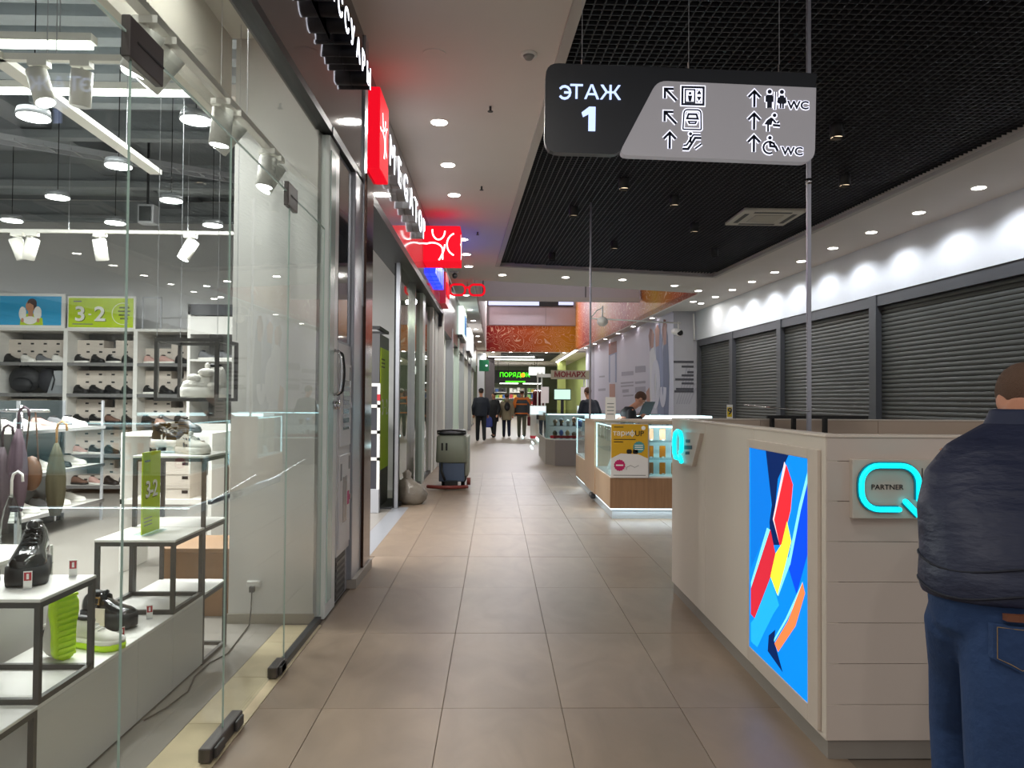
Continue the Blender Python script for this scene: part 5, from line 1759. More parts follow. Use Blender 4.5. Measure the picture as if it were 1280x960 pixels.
MB().prism([l2(1058, 640), l2(1255, 650), l2(1190, 915), l2(1058, 885)], KAX, (LX, 0, 0), -.02, .006).build('board', mat('sign board laminate'), q2)
rg = [l2(*q) for q in ([(1112, 800), (1120, 790), (1122, 690), (1112, 640), (1090, 630), (1070, 650), (1062, 700), (1062, 800), (1072, 845), (1095, 850)])]
P = [Vector((LX - .02, -q[0], q[1])) for q in rg]
MB().tube(P, .014, 8).build('neon_tube', E_CYAN, q2, True)
P = [Vector((LX - .02, -q[0], q[1])) for q in (l2(1105, 830), l2(1122, 880))]
MB().tube(P, .015, 8).build('neon_tube', E_CYAN, q2, True)
for (u0, u1, v0, v1) in ((1142, 1176, 700, 726), (1132, 1192, 748, 778), (1140, 1170, 796, 820)):
    MB().prism([l2(u0, v0), l2(u1, v0), l2(u1, v1), l2(u0, v1)], KAX, (LX, 0, 0), .006, .008).build('mark', NAVYP, q2)
# pole, thin bar, small card stand
po = thing('pole', 'slim chrome pole rising from inside the kiosk to the ceiling', 'pole', (2.2, 5.3, 0))
c = atY(1011, 400, 5.3)
POLEM = mat('satin pole metal', '#b4b4c0', .3, .35)
box('shaft', (c.x - .014, c.x + .014, 5.286, 5.314, .02, GZ + .4), POLEM, po, .003)
box('foot', (c.x - .06, c.x + .06, 5.24, 5.36, 0, .02), CHROME, po)
MB().cyl((c.x, 5.3, 3.0), (c.x, 5.3, 3.04), .022, n=12).build('collar', CHROME, po, True)
a, b_ = atY(930, 506, 5.6), atY(1012, 514, 5.2)
tb = MB().cyl(a, b_, .006, n=6).build('support_bar', CHROME, po, True)
cs = thing('card_stand', 'small yellow and white card standing on the far kiosk wall', 'card', (atY(912, 510, 5.69).x, 5.69, KH))
c = atY(912, 511, 5.69)
box('card', (c.x - .022, c.x + .022, 5.685, 5.69, KH, KH + .105), WTX, cs)
box('yellow_field', (c.x - .02, c.x + .016, 5.6835, 5.685, KH + .012, KH + .085), mat('card yellow', '#e6c81e', .5), cs)
text('numeral', '9', .07, NAVYP, cs, (c.x, 5.683, KH + .052), FRONT, .0005, bold=.02)

# ================================================================ WOODEN PHONE KIOSK WITH LIT CASES
WOODM = mat('walnut laminate', '#9a7657', .4, var=.28, scale=4, stretch=(9, 9, .6))
WOODL = mat('light oak laminate', '#b89a7c', .4, var=.2, scale=4, stretch=(9, 9, .6))
p2 = thing('phone_kiosk', 'wooden phone kiosk with glowing glass cases in mid corridor', 'kiosk', (2.2, 11, 0))
A, B, Cc, D = 9.15, 10.55, 11.7, 13.1
KZ = 1.14
kx = 1.40
box('front_board', (kx, 3.6, A, A + .04, .13, .50), WOODM, p2)
for a, b_ in ((A + .04, B), (Cc, D)):
    box('side_board', (kx, kx + .04, a, b_, .13, .50), WOODL, p2)
box('side_block', (kx - .01, kx + .35, B, Cc, .13, KZ - .01), WOODL, p2)
box('counter_top', (kx - .01, 2.9, B, Cc, KZ - .01, KZ + .02), mat('counter wood', '#b39c84', .4, var=.1, scale=4, stretch=(1, 9, 1)), p2)
LEDP = mat('plinth led strip', '#f2ffff', .4, emit=1.5, ecol='#e2f6ff')
box('plinth', (kx + .03, 3.6, A + .03, D, 0, .118), mat('steel plinth', '#b9c4cc', .3, .3), p2)
box('led_strip', (kx + .008, 3.6, A + .01, A + .028, .112, .128), LEDP, p2)
box('led_strip', (kx + .008, kx + .028, A + .03, B, .112, .128), LEDP, p2)
box('led_strip', (kx + .008, kx + .028, Cc, D, .112, .128), LEDP, p2)
lamp('AREA', (2.4, A + .005, .108), 2.0, 2.0, (.85, .97, 1), p2, (0, -.6, -1), size_y=.02)
lamp('AREA', (kx + .002, 9.9, .108), 1.6, 1.3, (.85, .97, 1), p2, (-.6, 0, -1), size_y=.02).rotation_euler.rotate_axis('Z', PI / 2)
lamp('AREA', (kx + .002, 12.4, .108), 1.6, 1.3, (.85, .97, 1), p2, (-.6, 0, -1), size_y=.02).rotation_euler.rotate_axis('Z', PI / 2)
LITB = mat('lit case back', '#dff2f2', .5)
for a, b_, nm in ((A, B, 'near'), (Cc, D, 'far')):
    box('case_floor', (kx + .01, 1.85, a + .01, b_, .5, .52), WHITE, p2)
    box('case_back', (1.82, 1.85, a + .3, b_, .52, KZ), LITB, p2)
    box('case_pane', (kx, kx + .006, a + .006, b_ - .006, .52, KZ), CGLASS, p2)
    box('case_lid', (kx, 1.85, a, b_, KZ, KZ + .008), CGLASS, p2)
    box('case_shelf', (kx + .02, 1.8, a + .32, b_ - .02, .80, .807), CGLASS, p2)
    for y in (a + .02, b_ - .03):
        box('led_strip', (kx + .012, kx + .024, y, y + .012, .52, KZ - .01), E_ICE, p2)
    box('led_strip', (kx + .012, kx + .024, a + .03, b_ - .03, KZ - .02, KZ - .008), E_ICE, p2)
    lamp('AREA', (1.42, (a + b_) / 2, KZ - .03), 4, .012, (.84, .98, 1), p2, (.3, 0, -1), size_y=b_ - a - .1)
box('case_back', (1.87, 3.6, A + .35, A + .37, .52, KZ), LITB, p2)
box('case_floor', (1.87, 3.6, A + .01, A + .35, .5, .52), WHITE, p2)
box('case_pane', (1.875, 3.6, A, A + .006, .52, KZ), CGLASS, p2)
box('case_lid', (1.86, 3.6, A, A + .37, KZ, KZ + .008), CGLASS, p2)
for z in (.72, .935):
    box('case_shelf', (1.875, 3.6, A + .05, A + .35, z, z + .008), CGLASS, p2)
box('led_strip', (1.875, 3.6, A + .03, A + .045, KZ - .025, KZ - .008), E_ICE, p2)
lamp('AREA', (2.6, A + .05, KZ - .028), 6, 1.6, (.84, .98, 1), p2, (0, .25, -1), size_y=.012)
box('case_divider', (1.86, 1.875, A, A + .35, .5, KZ), ALU, p2)
box('back_counter', (1.55, 3.6, 12.5, 13.1, .13, 1.10), WOODL, p2)
box('back_counter_glass', (1.55, 3.6, 12.48, 13.1, 1.10, 1.19), mat('frosted lit glass', '#dff6f8', .3, emit=.7, ecol='#d6f6fa'), p2)
box('led_strip', (1.55, 3.6, 12.46, 12.48, 1.14, 1.19), E_ICE, p2)
box('cable_lump', (1.36, 1.43, 10.7, 10.95, .04, .11), DGREY, p2, .015)
# poster of the tariff
tp = thing('tariff_poster', 'yellow and white tariff poster with cyrillic heading on the phone kiosk front', 'poster', (1.63, A - .01, .83))
x0, x1 = kx + .005, 1.86
box('sheet', (x0, x1, A - .012, A, .505, KZ + .02), mat('poster paper', '#e9e6e2', .5), tp)
YEL = mat('poster mustard', '#d9a81c', .5)
MB().prism([(x0 + .004, .74), (x0 + .12, .80), (x1 - .12, .79), (x1 - .004, .74), (x1 - .004, KZ + .015), (x0 + .004, KZ + .015)], FRONT, (0, A - .012, 0), 0, .001).build('yellow_field', YEL, tp)
text('heading', 'тари', .092, WTX, tp, (x0 + .125, A - .014, 1.045), FRONT, .0005, bold=.004)
MB().ribbon(arc(x0 + .258, 1.041, .024, 0, 345, 16, .024), .011, FRONT, (0, A - .013, 0), 0, .0015, True).ribbon([(x0 + .258, 1.0), (x0 + .258, 1.085)], .011, FRONT, (0, A - .013, 0), 0, .0015).build('heading', WTX, tp)
text('heading', 'UP', .092, BLACKTX, tp, (x0 + .345, A - .014, 1.04), FRONT, .0005, bold=.01)
for k in range(2):
    box('text_line', (x0 + .035, x0 + (.30, .15)[k], A - .0136, A - .013, .965 - .03 * k, .975 - .03 * k), BLACKTX, tp)
box('text_line', (x0 + .035, x0 + .15, A - .0136, A - .013, 1.115, 1.125), BLACKTX, tp)
MB().prism(arc(x1 - .06, 1.11, .026, 0, 345, 14), FRONT, (0, A - .013, 0), 0, .001).build('badge', WTX, tp)
star = lambda cx, cy, r, n: [(cx + (r if k % 2 else r * .88) * math.cos(PI * k / n), cy + (r if k % 2 else r * .88) * math.sin(PI * k / n)) for k in range(2 * n)]
o = MB().prism(star(x1 - .115, .875, .075, 14), FRONT, (0, A - .0135, 0), 0, .001).build('badge', mat('teal print', '#4b9a9c', .5), tp)
for k in range(3):
    box('text_line', (x1 - .165, x1 - .065, A - .0155, A - .0145, .845 + .025 * k, .855 + .025 * k), WTX, o)
o = MB().prism(star(x0 + .105, .655, .072, 14), FRONT, (0, A - .013, 0), 0, .001).build('badge', mat('magenta badge', '#c21d62', .5), tp)
box('text_line', (x0 + .06, x0 + .15, A - .0145, A - .014, .648, .664), WTX, o)
for a, b_ in ((x0 + .19, x0 + .255), (x0 + .265, x0 + .33)):
    MB().prism(rrect(a, b_, .795, .85, .02), FRONT, (0, A - .0135, 0), 0, .001).build('sunglasses', BLACKTX, tp)
MB().ribbon([(x0 + .19, .60)] + [(x0 + .19 + .05 * k, .64 + (.015 if k % 2 else -.01)) for k in range(4)], .005, FRONT, (0, A - .013, 0), 0, .0008).build('line', GREYTX, tp)
box('text_line', (x0 + .03, x1 - .03, A - .0136, A - .013, .53, .538), GREYTX, tp)
# phone cases behind the glass
PCM = [mat('pale orange case', '#e0a37e', .4), mat('orange case', '#de7a14', .4), mat('brown case', '#a0623a', .4)]
for r, z in enumerate((.525, .732, .947)):
    for c_ in range(4):
        x = 1.93 + .15 * c_
        m = PCM[0] if r == 2 else PCM[1 if (c_ + r) % 3 else 2]
        t = thing('phone_case', '%s phone case, %s from the left on the %s shelf of the lit case' % (('pale orange', 'orange', 'brown')[PCM.index(m)], on_[c_].lower(), ('bottom', 'middle', 'top')[r]), 'phone case', (x, A + .2, z))
        box('case', (x - .037, x + .037, A + .19, A + .20, z + .006, z + .150), m, t, .003)
        box('stand', (x - .03, x + .03, A + .185, A + .23, z, z + .006), CGLASS, t)
        box('price_tag', (x - .015, x + .015, A + .15, A + .152, z, z + .02), WTX, t)
for i, (y, z) in enumerate(((9.6, .52), (10.0, .52), (12.0, .52), (12.5, .52))):
    t = thing('phone_stand', 'small white phone stand inside the side case, %s along it' % on_[i].lower(), 'stand', (1.55, y, z))
    MB().add([(1.5, y, z), (1.56, y, z), (1.56, y + .14, z), (1.5, y + .14, z), (1.56, y, z + .16), (1.575, y, z + .16), (1.575, y + .14, z + .16), (1.56, y + .14, z + .16)], [(0, 1, 2, 3), (4, 7, 6, 5), (0, 4, 5, 1), (1, 5, 6, 2), (2, 6, 7, 3), (3, 7, 4, 0)]).build('body', WHITE, t)
cd = thing('card_holder', 'white upright card holder on the wooden kiosk counter', 'card', (1.66, 10.8, KZ + .02))
c = atY(763, 512, 10.8)
box('card', (c.x - .075, c.x + .075, 10.79, 10.80, KZ + .03, 1.49), mat('cream card', '#e6dcd2', .5), cd)
box('foot', (c.x - .09, c.x + .09, 10.72, 10.88, KZ + .02, KZ + .03), WPLAS, cd)
for k in range(4):
    box('text_line', (c.x - .05, c.x + .05, 10.788, 10.79, 1.24 + .05 * k, 1.252 + .05 * k), GREYTX, cd)
# camera mast
cm = thing('camera_mast', 'slim chrome mast with a cross arm and two cameras over the phone kiosk', 'mast', (1.47, 11.5, 0))
c = atY(738, 400, 11.5)
MB().cyl((c.x, 11.5, KZ + .02), (c.x, 11.5, GZ + .4), .016, n=10).build('shaft', POLEM, cm, True)
a, b_ = atY(738, 398, 11.5), atY(851, 404, 11.5)
MB().cyl(a, b_, .012, n=8).build('arm', WPLAS, cm, True)
MB().tube([a, atY(746, 388, 11.5), atY(753, 385, 11.5)], .01, 6).build('brace', WPLAS, cm, True)
c = atY(753, 402, 11.5)
o = MB().ell(c, (.085, .085, .075), 14, 10).build('dome_camera', WPLAS, cm, True)
MB().cyl((c.x, 11.5, c.z + .05), (c.x, 11.5, c.z + .24), .014, n=8).build('stem', WPLAS, o, True)
c = atY(848, 415, 11.5)
o = MB().cyl((c.x, 11.4, c.z - .02), (c.x - .03, 11.62, c.z + .02), .055, n=14).build('bullet_camera', WPLAS, cm, True)
MB().cyl((c.x, 11.395, c.z - .02), (c.x, 11.4, c.z - .02), .045, n=14).build('lens', BLACK, o)
MB().cyl((c.x, 11.5, c.z), (c.x, 11.5, c.z + .16), .012, n=8).build('stem', WPLAS, o)
# laptop desk
lp = thing('laptop', 'open dark laptop seen from behind on the lit back counter', 'laptop', (2.50, 12.62, 1.19), .65)
MB().box(-.20, .0, -.17, .17, 0, .018).build('base', DGREY, lp, local=True)
MB().add([(0, -.17, .015), (.012, -.17, .015), (.012, .17, .015), (0, .17, .015), (.10, -.17, .235), (.112, -.17, .235), (.112, .17, .235), (.10, .17, .235)], [(0, 1, 2, 3), (4, 7, 6, 5), (0, 4, 5, 1), (1, 5, 6, 2), (2, 6, 7, 3), (3, 7, 4, 0)]).build('lid', mat('laptop lid', '#202226', .6), lp, local=True)
lp.rotation_euler = (0, 0, -.75)
# ================================================================ JEWELLERY ISLANDS FURTHER ON
j1 = thing('jewellery_island', 'grey based glass jewellery island behind the phone kiosk', 'kiosk', (2.0, 17.5, 0))
ol = [(1.12, 16.9), (1.30, 16.45), (3.6, 16.45), (3.6, 19.5), (1.12, 19.5)]
GB = mat('grey island base', '#8b8480', .35)
MB().prism(ol, (X1, Y1, Z1), (0, 0, 0), 0, .56).build('base', GB, j1)
CG2 = glass('island glass', '#dfeaec', 1.0)
MB().prism(ol, (X1, Y1, Z1), (0, 0, 0), .56, .58).build('deck', WHITE, j1)
for a, b_ in zip(ol[:3] + ol[4:], [ol[1], ol[2], ol[3], ol[0]]):
    a, b_ = Vector(a), Vector(b_)
    n = Vector(((b_ - a).y, -(b_ - a).x)).normalized() * .006
    MB().prism([tuple(a), tuple(b_), tuple(b_ + n), tuple(a + n)], (X1, Y1, Z1), (0, 0, 0), .58, 1.14).build('pane', CG2, j1)
MB().prism(ol, (X1, Y1, Z1), (0, 0, 0), 1.14, 1.15).build('lid', CG2, j1)
box('shelf', (1.2, 3.5, 16.55, 16.95, .86, .87), CG2, j1)
for x in (1.14, 2.15, 3.0):
    box('post', (x, x + .02, 16.6 if x > 1.2 else 16.92, 16.62 if x > 1.2 else 16.94, .58, 1.14), ALU, j1)
box('red_band', (1.2, 3.5, 16.5, 16.53, .60, .66), REDTX, j1)
box('back_board', (1.15, 3.5, 17.2, 17.25, .58, 1.10), mat('island back', '#b8b0ac', .5), j1)
box('led_strip', (1.14, 3.5, 16.98, 17.0, 1.10, 1.125), E_ICE, j1)
lamp('AREA', (2.2, 16.7, 1.12), 5, 1.6, (.88, .98, 1), j1, (0, 0, -1), size_y=.02)
rs = random.Random(5)
jc = ['#3b2a25', '#5a6fae', '#c6a17a', '#8b6b55', '#2b2b30', '#d9d4cc', '#6f4a3a', '#9aa7c9']
jn = ['dark brown', 'blue', 'tan', 'light brown', 'black', 'white', 'chestnut', 'pale blue']
for lv, z in enumerate((.58, .87)):
    for k in range(6):
        x = 1.32 + .14 * k
        y = 16.72 + rs.uniform(-.04, .04)
        ci = (k + 3 * lv) % 8
        m = mat('bust %d' % ci, jc[ci], .6)
        t = thing('jewellery_stand', '%s jewellery stand, %s from the left on the %s level of the glass island' % (jn[ci], on_[k].lower(), ('lower', 'upper')[lv]), 'stand', (x, y, z))
        h = rs.uniform(.12, .2)
        MB().loft([[(x + r * math.cos(a), y + r * .6 * math.sin(a), z + q) for a in [2 * PI * i / 10 for i in range(10)]] for q, r in ((0, .035), (h * .3, .03), (h * .7, .055), (h * .85, .04), (h, .018))]).build('bust', m, t, True)
        MB().tube([(x + .045 * math.cos(a), y - .036 - .004 * abs(math.sin(a)), z + h * .6 + .03 * math.sin(a)) for a in [PI + PI * i / 8 for i in range(9)]], .004, 5).build('necklace', mat('gold metal'), t, True)
# white counters with red bands behind it
j2 = thing('glass_counter', 'long white lit glass counter with a red banded end pillar', 'counter', (2.0, 24, 0))
c0 = atZ(672, 549.5, 0)
box('end_pillar', (c0.x - .25, c0.x + .25, c0.y, c0.y + .4, 0, 1.08), mat('cream counter', '#d8d0cb', .4), j2)
for z0, z1 in ((.04, .14), (1.0, 1.08)):
    box('red_band', (c0.x - .26, c0.x + .26, c0.y - .01, c0.y + .41, z0, z1), REDTX, j2)
box('counter_base', (c0.x - .05, 4.4, 21.0, c0.y, 0, .6), mat('cream counter'), j2)
box('counter_glass', (c0.x - .05, 4.4, 21.0, c0.y, .6, 1.08), CG2, j2)
box('counter_inner', (c0.x + .1, 4.3, 21.3, c0.y, .6, .98), mat('lit velvet', '#cfdfe2', .5, emit=.15, ecol='#dff6ff'), j2)
box('led_strip', (c0.x - .06, c0.x - .04, 21.0, c0.y, .02, .10), E_ICE, j2)
for x, y in ((1.05, 21.5), (1.2, 24), (1.0, 27.5)):
    box('plinth_light', (x, x + .02, y, y + 1.2, .02, .06), E_ICE, j2)
for px in (672, 677, 730, 735):
    c = atY(px, 500, 22.0)
    box('canopy_post', (c.x - .02, c.x + .02, 21.98, 22.02, 1.08, 2.25), WPLAS, j2)
a, b_ = atY(671, 470, 22.0), atY(737, 471, 22.0)
box('canopy_beam', (a.x, b_.x, 21.9, 22.1, 2.10, 2.2), WPLAS, j2)
ms = thing('shop_sign', 'dark red cyrillic letters on the white canopy beam of the jewellery counter', 'sign', (2.0, 21.88, 2.25))
c = atY(710, 468.5, 21.9)
box('board', (c.x - .5, c.x + .62, 21.86, 21.89, c.z - .13, c.z + .13), mat('sign cream', '#a8a08c', .5), ms)
text('letter_row', 'МОНАРХ', .21, mat('dark red letters', '#7d1f26', .5), ms, (c.x + .05, 21.85, c.z), FRONT, .006, bold=.03)
for i, (px0, px1, py0, py1, m, lab) in enumerate(((693, 713, 487, 499, glow('mint screen', '#bfe3cf', .8), 'desktop monitor with a mint green screen on the jewellery counter'),
                                             (663, 682, 508, 518, glow('icy panel', '#dcf2f6', .8), 'left small lit display box on the jewellery counter'), (722, 744, 508, 520, glow('icy panel', '#dcf2f6', .8), 'right small lit display box on the jewellery counter'))):
    a, b_ = atY(px0, py1, 20.6), atY(px1, py0, 20.6)
    t = thing('monitor', lab, 'monitor', (a.x, 20.6, a.z))
    box('screen', (a.x, b_.x, 20.59, 20.6, a.z, b_.z), m, t)
    box('casing', (a.x - .02, b_.x + .02, 20.6, 20.66, a.z - .03, b_.z + .02), DGREY if i == 0 else WPLAS, t)
    box('stand', ((a.x + b_.x) / 2 - .04, (a.x + b_.x) / 2 + .04, 20.6, 20.68, .9, a.z), DGREY, t)
for i, px in enumerate((681, 731)):
    c = atY(px, 495, 20.9)
    t = thing('card_holder', '%s white card holder on the jewellery counter' % ('left', 'right')[i], 'card', (c.x, 20.9, 1.1))
    box('card', (c.x - .11, c.x + .11, 20.89, 20.91, 1.35, 1.8), mat('pink white card', '#eadfe0', .5, emit=.1), t)
    box('stem', (c.x - .02, c.x + .02, 20.89, 20.91, .9, 1.35), WPLAS, t)
box('counter_base', (1.55, 3.4, 20.4, 21.0, 0, .9), mat('cream counter'), j2)

# ================================================================ MURAL AND LETTERED PANEL
nm_ = Vector((-(44.0 - 24.95), (5.32 - 5.88), 0)).normalized()       # towards the corridor
if nm_.x > 0:
    nm_ = -nm_
mr = (Vector((5.88, 24.95, 0)) - Vector((5.32, 44, 0))).normalized()
MAX_ = (mr, Z1, nm_)
MO = Vector((5.88, 24.95, 0))


def onm(px, py):
    v = ray(px, py)
    t = (MO - Vector((0, 0, EYE))).dot(nm_) / v.dot(nm_)
    p = Vector((0, 0, EYE)) + v * t - MO
    return (p.dot(mr), p.z)


mu = thing('mural', 'pale lilac wall mural with tall printed figures and lettering behind the kiosk', 'mural', tuple(MO))
def mp_(nm, pts, m, lvl):
    MB().prism([(onm(*q)[0], min(onm(*q)[1], CZ - .03)) for q in pts], MAX_, MO, .002 * lvl, .002 * lvl + .0015).build(nm, m, mu)
MUB = mat('mural blue grey', '#8f98bd', .6, var=.3, scale=2, stretch=(1, 1, .3))
MUD = mat('mural slate', '#737b9c', .6, var=.3, scale=2, stretch=(1, 1, .3))
MUS = mat('mural skin', '#b98a7f', .6)
MUR_ = mat('mural auburn', '#8d5a52', .6)
MUP = mat('mural pale figure', '#c8cbe2', .6)
MUP2 = mat('mural white dress', '#e2e2ee', .6)
MULT = mat('mural light', '#dcdcf0', .6)
mp_('light_field', [(826, 398), (842, 391), (842, 521), (826, 521)], MULT, 1)
mp_('figure', [(812, 415), (816, 400), (820, 412), (823, 440), (822, 520), (812, 520)], MUP, 2)
mp_('figure', [(812, 440), (817, 432), (821, 450), (820, 500), (813, 505)], MUP2, 3)
mp_('figure', [(820, 430), (824, 400), (828, 425), (831, 520), (822, 520)], MUB, 3)
mp_('figure', [(829, 440), (832, 402), (835, 420), (837, 470), (836, 520), (830, 520)], MUD, 4)
mp_('head', [(812, 418), (815, 411), (818, 418), (817, 434), (814, 436)], MUS, 4)
mp_('head', [(819, 412), (822, 406), (825, 412), (824, 432), (820, 434)], MUS, 5)
mp_('head', [(829, 408), (831, 400), (834, 406), (833, 430), (830, 432)], MUS, 5)
mp_('hair', [(811, 420), (813, 410), (815, 413), (813, 440)], MUR_, 6)
mp_('hair', [(828, 412), (830, 399), (833, 400), (830, 410), (829, 432)], MUR_, 6)
mp_('arm', [(808, 490), (812, 484), (814, 520), (809, 520)], MUS, 5)
MB().ribbon([onm(*q) for q in [(820 + 3.6 * math.cos(a), 480 - 22 * math.sin(a)) for a in [2 * PI * k / 20 for k in range(20)]]], .5, MAX_, MO, .014, .016, True).build('emblem_ring', MULT, mu)
MB().ribbon([onm(*q) for q in [(829 + 2.6 * math.cos(a), 484 - 18 * math.sin(a)) for a in [PI + PI * k / 12 for k in range(13)]]], .4, MAX_, MO, .014, .016).build('emblem_ring', MULT, mu)
mp_('figure', [(761, 430), (771, 426), (771, 478), (761, 478)], MUB, 2)
mp_('figure', [(761, 430), (771, 426), (771, 440), (761, 444)], MUR_, 3)
mp_('figure', [(762, 480), (769, 480), (769, 500), (762, 500)], MUS, 3)
mp_('figure', [(763, 445), (769, 442), (769, 478), (763, 478)], MUP, 3)
mp_('dark_edge', [(735, 434), (743, 431), (743, 520), (735, 520)], mat('mural mauve grey', '#9c98ab', .6), 1)
for k, (px0, px1, py, h) in enumerate(((777, 792, 465, 5), (794, 807, 458, 8), (794, 807, 477, 3), (776, 792, 478, 2), (776, 792, 482, 2), (794, 807, 484, 7), (778, 786, 487, 4), (779, 792, 494, 2), (749, 756, 470, 2), (748, 757, 486, 3))):
    mp_('text_line', [(px0, py), (px1, py - (px1 - px0) * .08), (px1, py + h - (px1 - px0) * .08), (px0, py + h)], mat('mural lettering', '#a3a0b6', .6), 2)
tw = thing('wall_lettering', 'dark slanted lettering lines on the grey panel beside the far shutter', 'lettering', tuple(atY(858, 470, 24.88)))
for k, (px0, py) in enumerate(((842, 451), (852, 457), (859, 464), (852, 468), (844, 473), (852, 478), (845, 485), (843, 488))):
    a, b_ = atY(px0, py + 2.4, 24.89), atY(867, py, 24.89)
    box('text_line', (a.x, b_.x, 24.885, 24.895, a.z, b_.z), mat('panel lettering', '#4e4e55', .6), tw)
for k in range(6):
    a, b_ = atY(846 + 3 * k, 505, 24.89), atY(860 + 2 * k, 455 + 6 * k, 24.89)
    MB().ribbon([(a.x, a.z), (b_.x, b_.z)], .05, FRONT, (0, 24.897, 0), 0, .001).build('stripe', mat('panel stripe', '#a5a4ad', .6), tw)
pipe = MB().cyl(atY(867, 392, 24.8), atY(868, 425, 24.8), .03, n=8).build('conduit', WPLAS, None, True)
tag(pipe, 'short white conduit on the grey panel beside the furthest shutter', 'conduit')

# ================================================================ FAR END OF THE CORRIDOR
cf = poly_slab('ceiling', [(.3, 47), (4.0, 47), (4.0, 56), (.3, 56)], 4.30, 4.34, mat('dark coffer', '#26282e', .7))
for k, (x, y, L, w) in enumerate(((-.75, 50, 6, .12), (1.0, 49.2, .25, 3.0), (1.5, 52.5, .25, 3.6), (4.6, 50, 14, .14))):
    t = thing('linear_light', ('left lengthwise ceiling light past the orange banner', 'nearer crosswise ceiling light bar past the orange banner', 'further crosswise ceiling light bar past the orange banner', 'long lengthwise ceiling light on the right past the orange banner')[k], 'light', (x, y, 4.25))
    hw, hl = (w / 2, L / 2)
    z = 4.2 if k in (1, 2) else 4.26
    box('diffuser', (x - hw, x + hw, y - hl, y + hl, z, z + .04), E_TUBE, t)
    box('housing', (x - hw - .01, x + hw + .01, y - hl - .01, y + hl + .01, z + .04, 4.295 if k in (1, 2) else 4.355), SILVER, t)
    lamp('AREA', (x, y, z - .02), 75, max(.2, w), (1, 1, .97), t, (0, 0, -1), size_y=L)
for k, x in enumerate((-.2, .9, 2.0, 3.1, 4.2)):
    downlight(x, 46.5, 4.36, '%s small downlight under the frontal orange banner' % on_[k].capitalize(), 16)
a, b_ = atY(622, 478, 58), atY(668, 463, 58)
ps = thing('shop_sign', 'black board with bright green cyrillic shop name at the corridor end', 'sign', ((a.x + b_.x) / 2, 58, a.z))
box('board', (a.x - .3, b_.x + .5, 57.95, 58.05, a.z - .05, b_.z), mat('sign dark board', '#101512', .5), ps)
text('letter_row', 'ПОРЯДОК', .47, mat('green letter glow', '#58e81e', .5, emit=1.2, ecol='#4ef01a'), ps, ((a.x + b_.x) / 2 - .1, 57.93, (a.z + b_.z) / 2 + .1), FRONT, .01, bold=.02)
box('text_line', (a.x + .6, b_.x - .7, 57.93, 57.95, a.z + .02, a.z + .12), mat('green letter glow'), ps)
for x in (a.x, b_.x):
    box('hanger', (x, x + .03, 57.99, 58.02, b_.z, 4.36), DGREY, ps)
MB().cyl(((a.x + b_.x) / 2 + .52, 57.92, (a.z + b_.z) / 2 + .1), ((a.x + b_.x) / 2 + .52, 57.90, (a.z + b_.z) / 2 + .1), .17, n=16).build('orange_dot', mat('orange letter glow', '#f59a1a', .5, emit=1.2), ps)
for i, (px0, px1, py0, py1, Y, m, lab) in enumerate(((661, 681, 459, 469, 50, mat('white lit sign', '#eef8ee', .5, emit=1.2), 'white lit hanging sign right of the green shop name'), (599, 611, 450, 464, 46.8, mat('green exit panel', '#0f5a3a', .5, emit=.25), 'dark green hanging sign under the left end of the orange banner'))):
    a, b_ = atY(px0, py1, Y), atY(px1, py0, Y)
    t = thing('hanging_sign', lab, 'sign', (a.x, Y, a.z))
    box('panel', (a.x, b_.x, Y - .05, Y + .05, a.z, b_.z), m, t)
    box('hanger', ((a.x + b_.x) / 2 - .02, (a.x + b_.x) / 2 + .02, Y - .02, Y + .02, b_.z, 4.36), DGREY, t)
    if i == 1:
        box('arrow_mark', (b_.x - .2, b_.x - .08, Y - .06, Y - .05, (a.z + b_.z) / 2 - .05, (a.z + b_.z) / 2 + .05), HALO, t)
for i, (x0, x1, y, m) in enumerate(((-.75, -.1, 52, mat('dark brick', '#3a3234', .6, var=.2, scale=6)), (-1.2, -.75, 48, SILVER), (4.6, 5.2, 56, mat('yellow green pier', '#a8b06a', .6)))):
    struct('pillar', MB().box(x0, x1, y, y + .6, 0, 4.36), m)
# shop behind the green sign: shelving with bright rows
for i in range(3):
    t = thing('shop_shelf', 'lit goods shelf inside the end shop, %s from the left' % on_[i].lower(), 'shelves', (.2 + 1.5 * i, 63, 0))
    box('back', (-.4 + 1.5 * i, .9 + 1.5 * i, 63.2, 63.3, 0, 2.4), mat('end shelf back', '#9fa39b', .6), t)
    for k in range(4):
        box('shelf', (-.4 + 1.5 * i, .9 + 1.5 * i, 62.7, 63.2, .5 + .5 * k, .54 + .5 * k), WHITE, t)
    for k in range(4):
        for q in range(4):
            cc_ = rs.choice(('#b43b3b', '#d9d9d2', '#3b5f9a', '#cfae4a', '#2c2c30', '#7aa35a'))
            box('goods', (-.35 + 1.5 * i + .31 * q, -.1 + 1.5 * i + .31 * q, 62.75, 63.1, .54 + .5 * k, .54 + .5 * k + rs.uniform(.2, .4)), mat('goods ' + cc_, cc_, .6), t)
t = thing('linear_light', 'bright light row inside the end shop under the green name', 'light', (1.5, 61, 3.0))
for x in (.3, 2.2):
    box('diffuser', (x, x + 1.5, 60.9, 61.2, 2.7, 2.8), E_TUBE, t)
    box('hanger', (x + .7, x + .72, 61, 61.02, 2.8, 4.36), DGREY, t)
lamp('AREA', (1.5, 61, 2.65), 70, 3, (1, 1, 1), t, (0, 0, -1), size_y=.4)
ck = thing('clothes_rail', 'rail of dark red clothes on the right near the corridor end', 'clothes rail', (2.4, 40, 0))
MB().cyl((2.0, 40, 1.9), (2.6, 40, 1.9), .02, n=8).build('rail', CHROME, ck)
